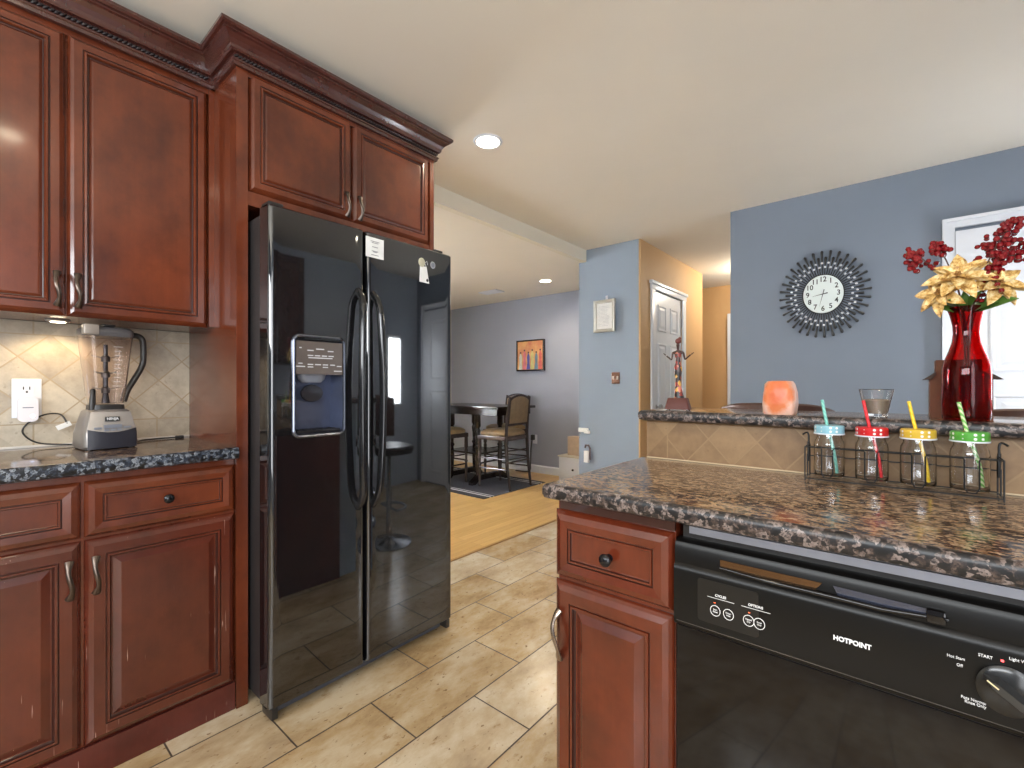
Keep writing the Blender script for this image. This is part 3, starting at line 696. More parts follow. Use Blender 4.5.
for yy in (-.046, -.038, -.018, 0, .018, .038, .046):
    MB().obox((.0832-abs(yy)**2*1.2, yy, .066 if abs(yy) < .03 else .073), (0, 1, 0), (-.1, 0, .99), (.99, 0, .1), .0068, .0032, .0012).build('button', GREYP, fa)
for (sx_, sy_) in ((1, 1), (1, -1), (-1, 1), (-1, -1)):
    MB().lathe([(.012, 0), (.012, .006)], (sx_*.058, sy_*.06, 0), 12).build('foot', BLACKM, t)
MB().loft([(.134, .048, .052, 4), (.150, .046, .05, 4), (.152, .03, .03, 2.5)], 32).build('collar', BLACKM, t)
rg = [(.150, .042, .048), (.20, .048, .055), (.30, .056, .065), (.385, .062, .074)]
outer = [(z, a, c_, 4.5) for z, a, c_ in rg]; inner = [(z, a-.003, c_-.003, 4.5) for z, a, c_ in rg[::-1]]
inner[-1] = (.156,)+inner[-1][1:]
pj = MB().loft(outer+inner, 36).build('pitcher', PLG, t)
ml = MB()
for i in range(10): ml.obox((.0535+.012*(i/9), .020, .215+i*.015), (0, 1, 0), (0, 0, 1), (1, 0, 0), .010 if i % 3 else .014, .0009, .0004)
ml.build('measuring_marks', plain('mark_grey', srgb(200, 195, 190), .5), pj)
MB().tube([(0, 0, .156), (0, 0, .19), (0, 0, .36)], [.013, .008, .0065], 12).build('blade_shaft', plain('shaft_grey', srgb(70, 70, 76), .25, .3), pj)
for z, a in ((.20, 1.2), (.255, 1.9), (.31, 1.5)):
    ca, sa = math.cos(a), math.sin(a); m = MB()
    for sg in (-1, 1):
        d_ = Vector((ca*sg, sa*sg, .28)).normalized(); n_ = Vector((-sa, ca, 0)); u_ = d_.cross(n_)
        b_ = Vector((0, 0, z)); P_ = [b_+n_*.010, b_-n_*.010, b_+d_*.026-n_*.009, b_+d_*.042+n_*.004, b_+d_*.020+n_*.010]
        m.add([p-u_*.001 for p in P_]+[p+u_*.001 for p in P_], [(0, 1, 2, 3, 4), (9, 8, 7, 6, 5)]+[(q_, (q_+1) % 5, 5+(q_+1) % 5, 5+q_) for q_ in range(5)])
    m.lathe([(.013, z-.010), (.014, z+.006), (.009, z+.012)], n=14)
    m.build('blade', plain('blade_steel', srgb(96, 92, 92), .3, .6), pj)
lid = MB().loft([(.385, .064, .075, 4.5), (.392, .066, .077, 4.5), (.410, .064, .075, 4.5), (.416, .058, .066, 4.5)], 36).build('lid', plain('lid_grey', srgb(104, 102, 104), .2, .4), t)
MB().box(-.01, .045, -.018, .018, .419, .428, bev=.003).build('lid_latch', BLACKM, lid)
MB().box(.040, .070, -.078, -.035, .388, .422, bev=.004).build('pour_spout_cap', plain('spout_grey', srgb(170, 160, 150), .3, .4), lid)
MB().tube(smooth([(0, .072, .398), (0, .100, .397), (0, .114, .380), (0, .116, .33), (0, .112, .29), (0, .085, .235), (0, .066, .20), (0, .054, .160)], 4), .0105, 12, flat=1.2).build('handle', BLACKM, t)
MB().loft([(.134, .012, .010, 3, .03, -.046), (.20, .008, .007, 3, .034, -.044), (.206, .004, .004, 3, .034, -.044)], 14).build('lock_tab', BLACKM, t)
t.location = (-2.135, .325, .930); t.rotation_euler = (0, 0, math.radians(5)); t.scale = (1, .93, 1.0)

# cord, outlet with plug-in device, cable end
cd_ = thing('power_cord', 'thin black power cord looping on the tiles beside the blender', 'cord', (-2.28, .20, .93))
MB().tube(smooth([(-2.215, .29, .936), (-2.26, .24, .938), (-2.295, .17, .948), (-2.30, .135, .985), (-2.300, .150, 1.02), (-2.30, .19, 1.045), (-2.30, .228, 1.043), (-2.295, .245, 1.01)]), .0028, 8).build('cable', BLACKM, cd_)
MB().obox((-2.296, .236, 1.003), (0, .9, .43), (0, -.43, .9), (1, 0, 0), .020, .0085, .003).build('white_tag', PAPER, cd_)
t = thing('wall_outlet', 'white wall outlet on the left tile backsplash', 'outlet', (XL+.008, .146, 1.10))
pl = MB().box(XL+.008, XL+.014, .110, .182, 1.035, 1.170, bev=.002).build('cover_plate', WHITE, t)
MB().prism(rrect(.128, .163, 1.117, 1.150, .008), 'x', XL+.014, XL+.0165).build('receptacle', WHITE, pl)
k = MB().box(XL+.0165, XL+.0168, .136, .139, 1.132, 1.143).box(XL+.0165, XL+.0168, .151, .154, 1.132, 1.143).box(XL+.0165, XL+.0168, .143, .148, 1.121, 1.128); k.build('slots', INKB, pl)
t = thing('plug_in_device', 'rounded white plug-in device in the lower outlet socket', 'device', (XL+.02, .15, 1.06))
d = MB(); d.prism(rrect(.122, .172, 1.022, 1.108, .016), 'x', XL+.0165, XL+.042, sm=True); dv = d.build('housing', plain('device_white', srgb(226, 222, 226), .35, var=.01), t)
disc_x(XL+.042, .158, 1.042, .0055, th=.0008).build('indicator_light', emit('indicator', (.6, .7, 1, 1), 2.5), dv)
k = MB().box(XL+.042, XL+.0424, .134, .160, 1.0695, 1.0725).build('lettering', GREYP, dv)
t = thing('cable_end', 'thin dark cable and plug lying on the counter right of the blender', 'cable', (-2.25, .52, .93))
MB().tube(smooth([(-2.15, .400, .936), (-2.22, .44, .9355), (-2.26, .52, .9355), (-2.26, .565, .936)]), .0022, 6).tube(smooth([(-2.19, .415, .934), (-2.27, .46, .9345), (-2.285, .54, .9345), (-2.27, .563, .936)]), .0018, 6).build('cable', BLACKM, t)
MB().box(-2.276, -2.258, .562, .590, .930, .942, bev=.003).build('plug', BLACKM, t)

# ------------------------------------------------------------------ peninsula
PX = -.652
t = thing('base_cabinet', 'narrow cherry wood peninsula cabinet with one drawer and one door', 'cabinet', (-.5, 1.15, 0))
MB().box(-.645, -.354, .950, 1.428, .085, .875).build('body', WDR, t)
MB().box(-.645, -.354, 1.00, 1.428, 0, .085).build('kick_board', TOE, t)
MB().box(-.638, -.354, .944, .950, .846, .875).build('top_rail', DKB, t)  # darker colour puts the shade under the counter into this rail
d = MB().rings((-.650, .950, .680), (1, 0, 0), (0, 0, 1), (0, -1, 0), .294, .163, [(a*1.0, b, c) for a, b, c in RD()]).build('drawer_front', [WDR, DKB], t)
round_knob((-.500, .936, .7585), (0, -1, 0), d, plain('black_knob_peninsula', (.012, .012, .014, 1), .18, .4))
d = MB().rings((-.650, .950, .100), (1, 0, 0), (0, 0, 1), (0, -1, 0), .294, .572, RP()).build('door', [WDR, DKB], t)
bow_handle((-.628, .929, .548), (0, 0, 1), (0, -1, 0), .115, d, PEWT, depth=.024, wob=.007)

c_ = copy_tree(t); c_.location.x += .835; c_['label'] = 'narrow cherry wood peninsula cabinet to the right of the dishwasher'

# dishwasher
t = thing('dishwasher', 'black built-in dishwasher with front control panel and dial', 'dishwasher', (-.08, 1.15, 0))
x0, x1 = -.349, .181
MB().box(x0+.006, x1-.006, .960, 1.42, .06, .872).build('body', BLACKM, t)
dd = MB().box(x0, x1, .938, .960, .095, .664, bev=.004).build('door', BLACKDW, t)
MB().box(x0+.01, x1-.01, .965, .985, .01, .092).build('kick_plate', BLACKM, t)
MB().box(x0+.03, x1-.004, .926, .955, .854, .868).build('mounting_strip', STEEL, t)
# control panel: closed profile in (y, z), with a finger pocket
cpan = MB()
prof = [(.960, .664), (.934, .664), (.926, .669), (.9235, .676), (.9235, .776), (.9255, .786), (.930, .790), (.930, .822), (.934, .831), (.944, .835), (.960, .835)]
cpan.prism(prof, 'x', x0, x1, sm=True)
cp = cpan.build('control_panel', plain('panel_black', (.006, .0055, .005, 1), .3, var=.02, Spec=.22), t)
MB().prism([(.9232, .6755), (.9225, .6763), (.9232, .677)], 'x', x0+.006, x1-.004).build('trim_line', plain('dull_line', srgb(84, 80, 76), .35, .6), cp)
m = MB().prism([(-.262, .800), (-.110, .800), (-.100, .814), (-.262, .814)], 'y', .9285, .931); m.build('handle_recess', plain('pocket_brown_reflection', srgb(110, 84, 60), .15, .8), cp)  # brown reflection painted as a flat patch in the pocket
MB().tube([(-.262, .927, .799), (-.180, .9235, .7965), (-.100, .924, .797), (-.02, .9235, .7965), (.055, .927, .803)], [.003, .0045, .005, .0045, .003], 10).build('handle_lip', BLACKDW, cp)
m = MB().prism([(-.078, .800), (.030, .800), (.030, .812), (-.085, .814)], 'y', .9285, .931); m.build('handle_recess', plain('pocket_blue_reflection', srgb(90, 96, 116), .15, .8), cp)  # bluish reflection put into the colour of this patch
MB().box(.030, .052, .918, .932, .795, .815, bev=.004).build('latch', BLACKDW, cp)
ky = .9228
MB().prism(rrect(-.302, -.195, .690, .772, .006), 'y', ky+.0002, ky+.0012).build('button_panel', plain('button_panel', (.006, .006, .006, 1), .3), cp)
for (x, z, tx) in ((-.272, .717, 'Start\nReset'), (-.247, .717, 'Water\nHeat'), (-.222, .717, 'Heated\nDry'), (-.197, .717, 'Rinse\nOnly')):
    r = .0098; xx = x+(.003 if x == -.247 else .003 if x < -.26 else .005 if x > -.2 else .011); xx += -.0015 if x in (-.247, -.197) else 0
    m = MB().tube([(xx+r*.9*math.cos(2*PI*i/24), ky-.0003, z+r*math.sin(2*PI*i/24)) for i in range(24)], .0006, 5, closed=True); rb = m.build('button', INKW, cp)
    text(tx, .0042, (xx, ky-.0004, z), (1, 0, 0), (0, 0, 1), rb, INKW, sx=.9)
for xx, s in ((-.2595, 'CYCLES'), (-.1995, 'OPTIONS')):
    text(s, .0064, (xx, ky-.0004, .7465), (1, 0, 0), (0, 0, 1), cp, INKW, sx=.9, bold=.0001)
    MB().box(xx-.024, xx+.024, ky-.0006, ky, .7405, .7412).build('underline', INKW, cp)
    MB().box(xx-.012, xx-.009, ky-.0006, ky, .7315, .7325).build('indicator', emit('red_led', (1, .15, .05, 1), 1.5), cp)
text('HOTPOINT', .0108, (-.059, ky-.0004, .7315), (1, 0, 0), (0, 0, 1), cp, INKW, sx=.9, bold=.0004)
dk = MB().lathe([(0, 0), (.034, 0), (.034, .004), (.028, .008), (0, .008)], n=40); dk.v = [(.113+a*.92, ky-c, .727+b) for a, b, c in dk.v]
dk = dk.build('dial', plain('dial_black', (.012, .012, .012, 1), .2), cp)
q = Vector((.80, 0, -.60))
m = MB(); ctr = Vector((.113, ky-.008, .727)); w_ = Vector((.6, 0, .8))
vs = []
for (a, b, h) in ((-1, 0, 0), (-.6, .55, 0), (.6, .55, 0), (1, 0, 0), (.6, -.55, 0), (-.6, -.55, 0)): vs.append(ctr+q*a*.030+w_*b*.018)
for (a, b) in ((-.9, 0), (-.55, .25), (.55, .25), (.9, 0), (.55, -.25), (-.55, -.25)): vs.append(ctr+q*a*.030+w_*b*.018+Vector((0, -.014, 0)))
m.add(vs, [tuple(range(6)), tuple(range(6, 12))]+[(i, (i+1) % 6, 6+(i+1) % 6, 6+i) for i in range(6)]); g = m.build('dial_grip', plain('grip_black', (.03, .03, .03, 1), .15), dk)
MB().obox(ctr-q*.020+Vector((0, -.0146, 0)), q, w_, (0, 1, 0), .007, .0008, .0004).build('pointer', plain('cream_mark', srgb(230, 215, 170), .5), dk)
for s, x, z in (('Hot Start', .062, .7535), ('START', .092, .766), ('Light Wash', .126, .772), ('Off', .066, .7435), ('Pots Normal', .080, .6995), ('Rinse Only', .082, .6945)):
    text(s, .0058, (x, ky-.0004, z), (1, 0, 0), (0, 0, 1), cp, INKW, sx=.85)
MB().box(.107, .110, ky-.0006, ky, .7645, .7675).build('indicator', emit('red_led_dial', (1, .1, .1, 1), 1.5), cp)

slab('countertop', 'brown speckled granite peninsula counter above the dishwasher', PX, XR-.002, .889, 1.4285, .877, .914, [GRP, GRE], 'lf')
tp = diamond_tile('stone_tile_bar', 0, -.3705, .131, .131*1.12, .80, 1.2, .914, srgb(112, 84, 56), srgb(150, 120, 84), srgb(144, 116, 82), ulo=-.560, border=.09)
struct('wall_peninsula', MB().box(-.628, XR-.002, 1.432, 1.56, 0, 1.0345), BLUE2)
tag(MB().box(-.628, XR-.002, 1.4288, 1.4318, .9145, 1.0335).build('tile_backsplash', tp), 'tan diamond tile strip below the raised bar top', 'backsplash')
tag(MB().box(-.628, XR-.002, 1.4248, 1.4285, .9143, .9180, bev=.001).build('grout_line', plain('pale_grout', srgb(200, 178, 146), .6)), 'pale grout line along the foot of the bar tile strip', 'grout')
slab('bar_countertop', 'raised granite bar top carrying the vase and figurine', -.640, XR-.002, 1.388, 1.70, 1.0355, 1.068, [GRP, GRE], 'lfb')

# ------------------------------------------------------------------ things on the bar (top at BZ)
BZ = 1.068
def skin_body(name, verts, edges, radii, mat, parent, lev=2, root=0):
    me = bpy.data.meshes.new(name); me.from_pydata(verts, edges, []); o = bpy.data.objects.new(name, me); C.objects.link(o)
    o.parent = parent; sk = o.modifiers.new('skin', 'SKIN'); sk.use_smooth_shade = True
    me.materials.append(mat)
    if not me.skin_vertices: 
        bm = bmesh.new(); bm.from_mesh(me); bm.verts.layers.skin.verify(); bm.to_mesh(me); bm.free()
    for i, (a, b) in enumerate(radii): me.skin_vertices[0].data[i].radius = (a, b)
    me.skin_vertices[0].data[root].use_root = True
    s = o.modifiers.new('sub', 'SUBSURF'); s.levels = lev; s.render_levels = lev
    dg = bpy.context.evaluated_depsgraph_get(); bpy.context.view_layer.update()
    m2 = bpy.data.meshes.new_from_object(o.evaluated_get(bpy.context.evaluated_depsgraph_get())); o.modifiers.clear(); o.data = m2
    for p in m2.polygons: p.use_smooth = True
    return o
# figurine
t = thing('figurine', 'slender dark lady figurine in patterned dress on a wooden block', 'figurine', (-.527, 1.43, BZ)); ORG[t.name] = (0, 0, 0)
def patterned():
    M = Mt('patterned_dress'); v = M.coords(); vo = M.n('ShaderNodeTexVoronoi'); vo.inputs['Scale'].default_value = 95; M.l(v, vo.inputs['Vector'])
    sp = M.n('ShaderNodeSeparateColor'); M.l(vo.outputs['Color'], sp.inputs[0])
    M.set(Color=M.ramp(sp.outputs[0], [(0, srgb(30, 20, 18)), (.3, srgb(130, 40, 30)), (.5, srgb(200, 150, 60)), (.62, srgb(60, 40, 34)), (.8, srgb(190, 110, 90))], 'CONSTANT'), Roughness=.4); return M.m
PD = patterned(); SKN = plain('dark_carved_wood', srgb(58, 30, 24), .35)
bs = MB(); bs.loft([(.005, .042, .026, 9), (.0065, .042, .026, 9), (.038, .033, .019, 9), (.040, .031, .017, 9)], 40); bs.build('wooden_block', plain('mahogany_block', srgb(84, 36, 26), .6), t)
bw = [o for o in bpy.data.objects if o.parent == t][0]
for a in (-1, 1):
    for b in (-1, 1): MB().sphere((a*.034, b*.019, .0045), .0045, 10).build('foot', CHROME, bw)
V = [(0, 0, .150), (0, 0, .166), (.000, 0, .180), (0, 0, .188), (0, 0, .198), (0, -.002, .210),
     (-.018, 0, .181), (-.021, -.004, .158), (-.037, -.012, .171), (.018, 0, .181), (.024, -.004, .158), (.045, -.010, .173)]
Ed = [(0, 1), (1, 2), (2, 3), (3, 4), (4, 5), (2, 6), (6, 7), (7, 8), (2, 9), (9, 10), (10, 11)]
R = [(.009, .008), (.007, .006), (.009, .007), (.0035, .0035), (.005, .006), (.0085, .0095), (.0042, .0042), (.003, .003), (.0024, .0024), (.0042, .0042), (.003, .003), (.0024, .0024)]
skin_body('body', V, Ed, R, SKN, t)
MB().loft([(.040, .017, .014, 2.2, .004, 0), (.055, .014, .012, 2.2, .002, 0), (.085, .0095, .010, 2, 0, 0), (.115, .0125, .012, 2, 0, 0), (.132, .0145, .012, 2, 0, 0), (.146, .010, .009, 2, 0, 0), (.156, .0080, .008, 2, 0, 0)], 24).build('dress', PD, t)
MB().loft([(.165, .0090, .008, 2.2), (.176, .0115, .0090, 2.2), (.185, .0100, .0070, 2.2), (.188, .005, .004, 2)], 20).build('bodice', PD, t)
MB().sphere((0, .003, .2165), .0105, 14, sc=(1, 1.05, .85)).sphere((.004, .006, .224), .0055, 10).build('head_wrap', plain('wrap_brown', srgb(96, 40, 34), .5), t)
for hx, s in ((-.0395, -1), (.0475, 1)):
    m = MB(); base = Vector((hx, -.012, .173))
    for j, L in enumerate((.008, .0095, .009, .0075)):
        d_ = Vector((s*.75, (j-1.5)*.22, .55)).normalized(); m.tube([base, base+d_*L*.6, base+d_*L+Vector((0, 0, .001))], [.0013, .0011, .0007], 6)
    m.tube([base, base+Vector((s*.2, -.8, .5)).normalized()*.006], [.0013, .0008], 6)
    m.build('hand', SKN, t)
t.rotation_euler = (0, 0, math.radians(8)); t.scale = (.88, .9, 1)

# salt-rock candle holder
def salt():
    M = Mt('salt_rock'); v = M.coords(); f = M.noise(v, 30, 5, .6)
    gz = M.n('ShaderNodeTexCoord'); sp = M.n('ShaderNodeSeparateXYZ'); M.l(gz.outputs['Object'], sp.inputs[0])
    rr = M.n('ShaderNodeVectorMath', operation='LENGTH'); cb = M.n('ShaderNodeCombineXYZ')
    M.l(M.math('MULTIPLY', sp.outputs[0], 25.), cb.inputs[0]); M.l(M.math('MULTIPLY', M.math('SUBTRACT', sp.outputs[2], .056), 17.), cb.inputs[2]); M.l(cb.outputs[0], rr.inputs[0])
    g = M.math('ADD', rr.outputs['Value'], M.math('MULTIPLY', M.math('SUBTRACT', f, .5), .8))
    c = M.ramp(g, [(.3, srgb(206, 98, 46)), (.75, srgb(212, 124, 78)), (1.0, srgb(218, 176, 156))])
    M.set(Color=c, Roughness=.35, Sub=.35); M.b.inputs['Subsurface Radius'].default_value = (.02, .008, .004); M.b.inputs['Subsurface Scale'].default_value = .5
    M.bump(f, .6, .004); return M.m
t = thing('salt_candle_holder', 'rough orange and white salt rock candle holder on the bar', 'candle holder', (-.249, 1.43, BZ)); ORG[t.name] = (0, 0, 0)
m = MB().loft([(.0, .034, .034, 4), (.004, .038, .037, 4), (.03, .0395, .038, 4), (.06, .0385, .037, 3.6), (.082, .0345, .034, 3.4), (.090, .029, .029, 3), (.091, .016, .016, 2), (.075, .015, .015, 2)], 40)
m.v = [(x*(1+.05*math.sin(31*z*6+7*math.atan2(y, x))+random.uniform(-.02, .02)), y*(1+random.uniform(-.03, .03)), z) for x, y, z in m.v]
m.build('salt_rock', salt(), t)
MB().lathe([(0, .076), (.013, .076), (.013, .088), (0, .088)], n=16).build('tealight', PAPER, t)

# clear plastic cup
t = thing('plastic_cup', 'clear flared cup standing behind the red-lidded jar', 'cup', (-.044, 1.445, BZ)); ORG[t.name] = (0, 0, 0)
MB().lathe([(0, .004), (.019, .004), (.019, 0), (.024, 0), (.0235, .008), (.036, .066), (.037, .068), (.0365, .069), (.0345, .066), (.0225, .010), (0, .009)], n=36, sx=.95).build('cup_wall', CLR, t)
MB().lathe([(0, .0095), (.0215, .0105), (.0285, .042), (0, .042)], n=32, sx=.95).build('contents', plain('beige_contents', srgb(150, 134, 118), .6), t)

# birdhouse shape behind vase
t = thing('wooden_birdhouse', 'brown wooden birdhouse standing behind the red vase', 'birdhouse', (.108, 1.555, BZ))
MB().prism([(.057, BZ), (.165, BZ), (.165, BZ+.098), (.150, BZ+.108), (.150, BZ+.140), (.068, BZ+.140), (.068, BZ+.108), (.057, BZ+.098)], 'y', 1.525, 1.60).build('body', plain('birdhouse_wood', srgb(104, 62, 38), .75, var=.15), t)
MB().prism([(.044, BZ+.092), (.060, BZ+.104), (.068, BZ+.112), (.068, BZ+.104), (.060, BZ+.094)], 'y', 1.515, 1.61).prism([(.181, BZ+.092), (.165, BZ+.104), (.150, BZ+.112), (.150, BZ+.104), (.165, BZ+.094)], 'y', 1.515, 1.61).build('eave', plain('eave_brown', srgb(60, 40, 30), .75), t)

# red vase
t = thing('red_glass_vase', 'tall red glass carafe vase of gold and red artificial flowers', 'vase', (.113, 1.435, BZ)); ORG[t.name] = (0, 0, 0)
out = [(.030, 0), (.038, .002), (.0405, .008), (.0405, .100), (.0395, .118), (.036, .135), (.029, .155), (.0235, .175), (.0215, .195), (.0225, .212), (.027, .235), (.032, .252)]
inn = [(.0305, .2525), (.0252, .235), (.0208, .212), (.0198, .195), (.0218, .175), (.0272, .155), (.0342, .135), (.0378, .118), (.0388, .100), (.0388, .012), (.036, .007)]
MB().lathe([(0, 0)]+out+inn+[(0, .006)], n=48).build('vase_body', REDG, t)
t.scale = (1, 1, 1)
# bouquet: each flower / spray is a thing held by the vase
def goldpetal():
    M = Mt('gold_petal'); f = M.noise(M.coords(), 75, 4, .7)
    M.set(Color=M.ramp(f, [(.36, srgb(150, 104, 50)), (.48, srgb(214, 172, 98)), (.62, srgb(240, 220, 168))]), Roughness=.35, Metallic=.15); return M.m
GOLD = goldpetal(); GOLD2 = plain('gold_centre', srgb(140, 96, 40), .4, .4)
LEAF = plain('green_leaf', srgb(86, 122, 50), .4, var=.2); BERRY = plain('red_berry', srgb(132, 14, 24), .16, var=.2, Coat=.5); STEM = plain('stem_brown', srgb(80, 46, 30), .6)
def petal(m, base, d, up, L, Wd, curl, mi=0):
    base = Vector(base); d = Vector(d).normalized(); up = Vector(up); up = (up-d*up.dot(d)).normalized(); s = d.cross(up)
    n = 7; vs = []; 
    for i in range(n+1):
        q = i/n; w = Wd*math.sin(PI*min(1, q*.92+.08))**.8*(1-q*.25) if i < n else .0003
        c = base+d*(L*q)+up*(curl*math.sin(PI*q*.9)-curl*1.1*q*q)
        vs += [c-s*w+up*w*.25, c+up*(-.001), c+s*w+up*w*.25]
    for k in range(len(vs)): pass
    fs = []
    for i in range(n): fs += [(i*3, i*3+1, i*3+4, i*3+3), (i*3+1, i*3+2, i*3+5, i*3+4)]
    m.add(vs, fs, mi, True)
    o = [Vector(v)-up*.0008 for v in vs]; m.add(o, [f[::-1] for f in fs], mi, True)
def poinsettia(c, nrm, R_, label, rot=0):
    c = Vector(c); nrm = Vector(nrm).normalized(); a = nrm.orthogonal().normalized(); b = nrm.cross(a)
    t = thing('gold_poinsettia', label, 'flower', c)
    for layer, (n, L, tilt) in enumerate(((7, R_*1.12, -.05), (6, R_*.85, .28), (5, R_*.5, .6))):
        for k in range(n):
            an = 2*PI*k/n+layer*.5+rot; d = a*math.cos(an)+b*math.sin(an)+nrm*tilt
            m = MB(); petal(m, c+nrm*.002*layer, d, nrm, L*random.uniform(.88, 1.1), L*.25, L*.05); m.build('petal', GOLD, t)
    m = MB()
    for k in range(9): an = k*2.4; r = .0025*math.sqrt(k); m.sphere(c+nrm*.008+a*r*math.cos(an)+b*r*math.sin(an), .0024, 8)
    m.build('flower_centre', GOLD2, t)
    MB().tube(smooth([c, c-nrm*.02+Vector((0, 0, -.01)), Vector((.113, 1.437, BZ+.21)), Vector((.118, 1.44, BZ+.04))], 5), .0016, 6).build('stem', STEM, t)
VY = 1.435
poinsettia((.098, VY-.030, BZ+.318), (-.05, -.85, .55), .058, 'large gold poinsettia at the front of the bouquet', .2)
poinsettia((.070, VY-.022, BZ+.285), (-.55, -.75, .25), .050, 'gold poinsettia drooping at the left of the bouquet', .9)
poinsettia((.160, VY-.018, BZ+.296), (.45, -.8, .35), .054, 'gold poinsettia pointing right of the bouquet', .4)
def spray(path, n, spread, label):
    P = smooth(path, 6); t = thing('berry_spray', label, 'berry spray', tuple(path[0]))
    MB().tube(P, .0013, 6).build('stem', STEM, t)
    L = len(P); st = int(L*.62)
    for k in range(n):
        q = P[random.randint(st, L-1)]; f = (P.index(q)-st)/(L-st); sp = spread*(1.15-.75*f)
        c = q+Vector((random.uniform(-1, 1), random.uniform(-1, 1), random.uniform(-1, 1)))*sp
        MB().sphere(c, random.uniform(.0048, .0066), 9).build('berry', BERRY, t)
b0 = (.113, VY, BZ+.05)
spray([b0, (.122, VY, BZ+.22), (.132, VY-.012, BZ+.30), (.162, VY-.012, BZ+.385), (.185, VY-.012, BZ+.418)], 96, .021, 'tall spray of red berries rising at the right of the bouquet')
spray([b0, (.120, VY, BZ+.22), (.14, VY-.02, BZ+.26), (.150, VY-.02, BZ+.30), (.16, VY-.02, BZ+.345)], 55, .019, 'low spray of red berries behind the right gold flower')
spray([b0, (.124, VY, BZ+.22), (.16, VY+.01, BZ+.32), (.20, VY+.01, BZ+.37), (.225, VY+.01, BZ+.395)], 56, .017, 'spray of red berries at the far right edge')
spray([b0, (.106, VY, BZ+.22), (.075, VY-.01, BZ+.32), (.050, VY-.01, BZ+.358), (.026, VY-.01, BZ+.382), (.024, VY-.01, BZ+.350)], 56, .019, 'spray of red berries leaning left of the gold flowers')
spray([b0, (.108, VY, BZ+.24), (.088, VY+.006, BZ+.34), (.072, VY+.006, BZ+.385), (.060, VY+.006, BZ+.402)], 38, .014, 'short upright spray of red berries behind the left gold flower')
t = thing('leaf_cluster', 'green artificial leaves around the neck of the vase', 'leaves', (.113, VY, BZ+.25))
for k, (dx, dy, dz, L) in enumerate(((-.9, -.5, .35, .05), (-.4, -.9, .4, .045), (.2, -.9, .5, .05), (.9, -.6, .25, .062), (1, -.2, .45, .055), (-.1, -.7, .9, .04), (.6, -.8, .2, .045), (-1, -.1, .5, .05), (.4, .7, .5, .04), (-.5, .7, .5, .04))):
    m = MB(); petal(m, (.113+dx*.012, VY+dy*.010, BZ+.243), (dx, dy*.7, dz), (-dx*.2, -.8, .6), L*1.15, L*.30, L*.08); m.build('leaf', LEAF, t)
m = MB()
for k in range(12): a = random.uniform(2.6, 4.4); m.tube([(.10, VY-.012, BZ+.25), (.10+.034*math.cos(a), VY-.012+.03*math.sin(a), BZ+.25+random.uniform(.0, .03))], [.0008, .0003], 4)
m.build('needles', plain('frosted_needle', srgb(150, 170, 150), .5), t)

# ------------------------------------------------------------------ wire rack with four mason jars
CZ = .9150; RY = 1.362
t = thing('wire_jar_rack', 'black wire rack holding four mason jars', 'rack', (0, RY, CZ))
xa, xb = -.177, .158; fy, by = RY-.040, RY+.040; r = .0016
m = MB()
def wr(pts, closed=False, rr=r): m.tube(pts, rr, 6, closed=closed)
wr([(xa, fy, CZ+.006), (xb, fy, CZ+.006), (xb, by, CZ+.006), (xa, by, CZ+.006)], True)
wr([(xa, by, CZ+.075), (xb, by, CZ+.075)]); wr([(xa, by, CZ+.052), (xb, by, CZ+.052)])
for x in (xa, xb):
    for y in (fy, by): wr([(x, y, CZ+.0), (x, y, CZ+.082)])
    wr([(x, fy, CZ+.082), (x, by, CZ+.082)]); wr([(x, (fy+by)/2, CZ+.006), (x, (fy+by)/2, CZ+.06)])
m.build('basket_wire', WIRE, t)
JX = [-.132, -.050, .031, .1125]
m = MB(); pts = [(xa, fy, CZ+.082)]
for jx in JX:
    pts += [(jx-.013, fy, CZ+.082), (jx-.011, fy-.001, CZ+.079), (jx-.011, fy-.001, CZ+.022), (jx-.006, fy-.001, CZ+.012), (jx+.006, fy-.001, CZ+.012), (jx+.011, fy-.001, CZ+.022), (jx+.011, fy-.001, CZ+.079), (jx+.013, fy, CZ+.082)]
pts += [(xb, fy, CZ+.082)]
m.tube(pts, r, 6, side=(0, 1, 0)); m.build('front_wire', WIRE, t)
for x, s in ((xa, -1), (xb, 1)):
    MB().tube(smooth([(x, by-.02, CZ+.082), (x, by-.02, CZ+.105), (x+s*.004, by-.02, CZ+.112), (x+s*.012, by-.026, CZ+.107)], 4), .0022, 6).tube([(x, by-.02, CZ+.04), (x, by-.02, CZ+.09)], .003, 6).build('hanging_hook', WIRE, t)
for jx in JX: pass
def jar(x, dotcol, strawcol, kind, label, lean, stripe=None, cup=.0):
    t = thing('mason_jar', label, 'jar', (x, RY, CZ+.008)); ORG[t.name] = (0, 0, 0)
    out = [(.024, 0), (.031, .003), (.0335, .010), (.0335, .078), (.032, .088), (.0275, .097), (.0275, .112)]
    inn = [(.0255, .112), (.0255, .098), (.030, .087), (.0315, .078), (.0315, .012), (.028, .006)]
    MB().lathe([(0, 0)]+out+inn+[(0, .005)], n=36, sx=.93).build('glass_jar', CLR, t)
    MB().tube([(-.006, -.033, .072), (-.010, -.043, .066), (-.010, -.045, .045), (-.006, -.034, .028)], .0032, 8).build('jar_handle', CLR, t) if False else None
    ld_ = MB().lathe([(0, .114), (.028, .114), (.0318, .107), (.0325, .108), (.0325, .124), (.030, .1265), (0, .1265)], n=40, sx=.95).build('lid', dotcol, t)
    MB().lathe([(.0318, .105), (.0335, .105), (.0335, .108), (.0318, .108)], n=40, sx=.95, close=True).build('lid_rim', WHITE, ld_)
    a = Vector((.010+lean, .0, .010)); b = Vector((-.004, 0, .127)); d = (b-a).normalized(); tip = b+d*.062
    pts = smooth([a, a+Vector((-.006, 0, .05)), b, tip], 4)
    MB().tube(pts, .0034, 10).build('straw', strawcol, t)
    return t
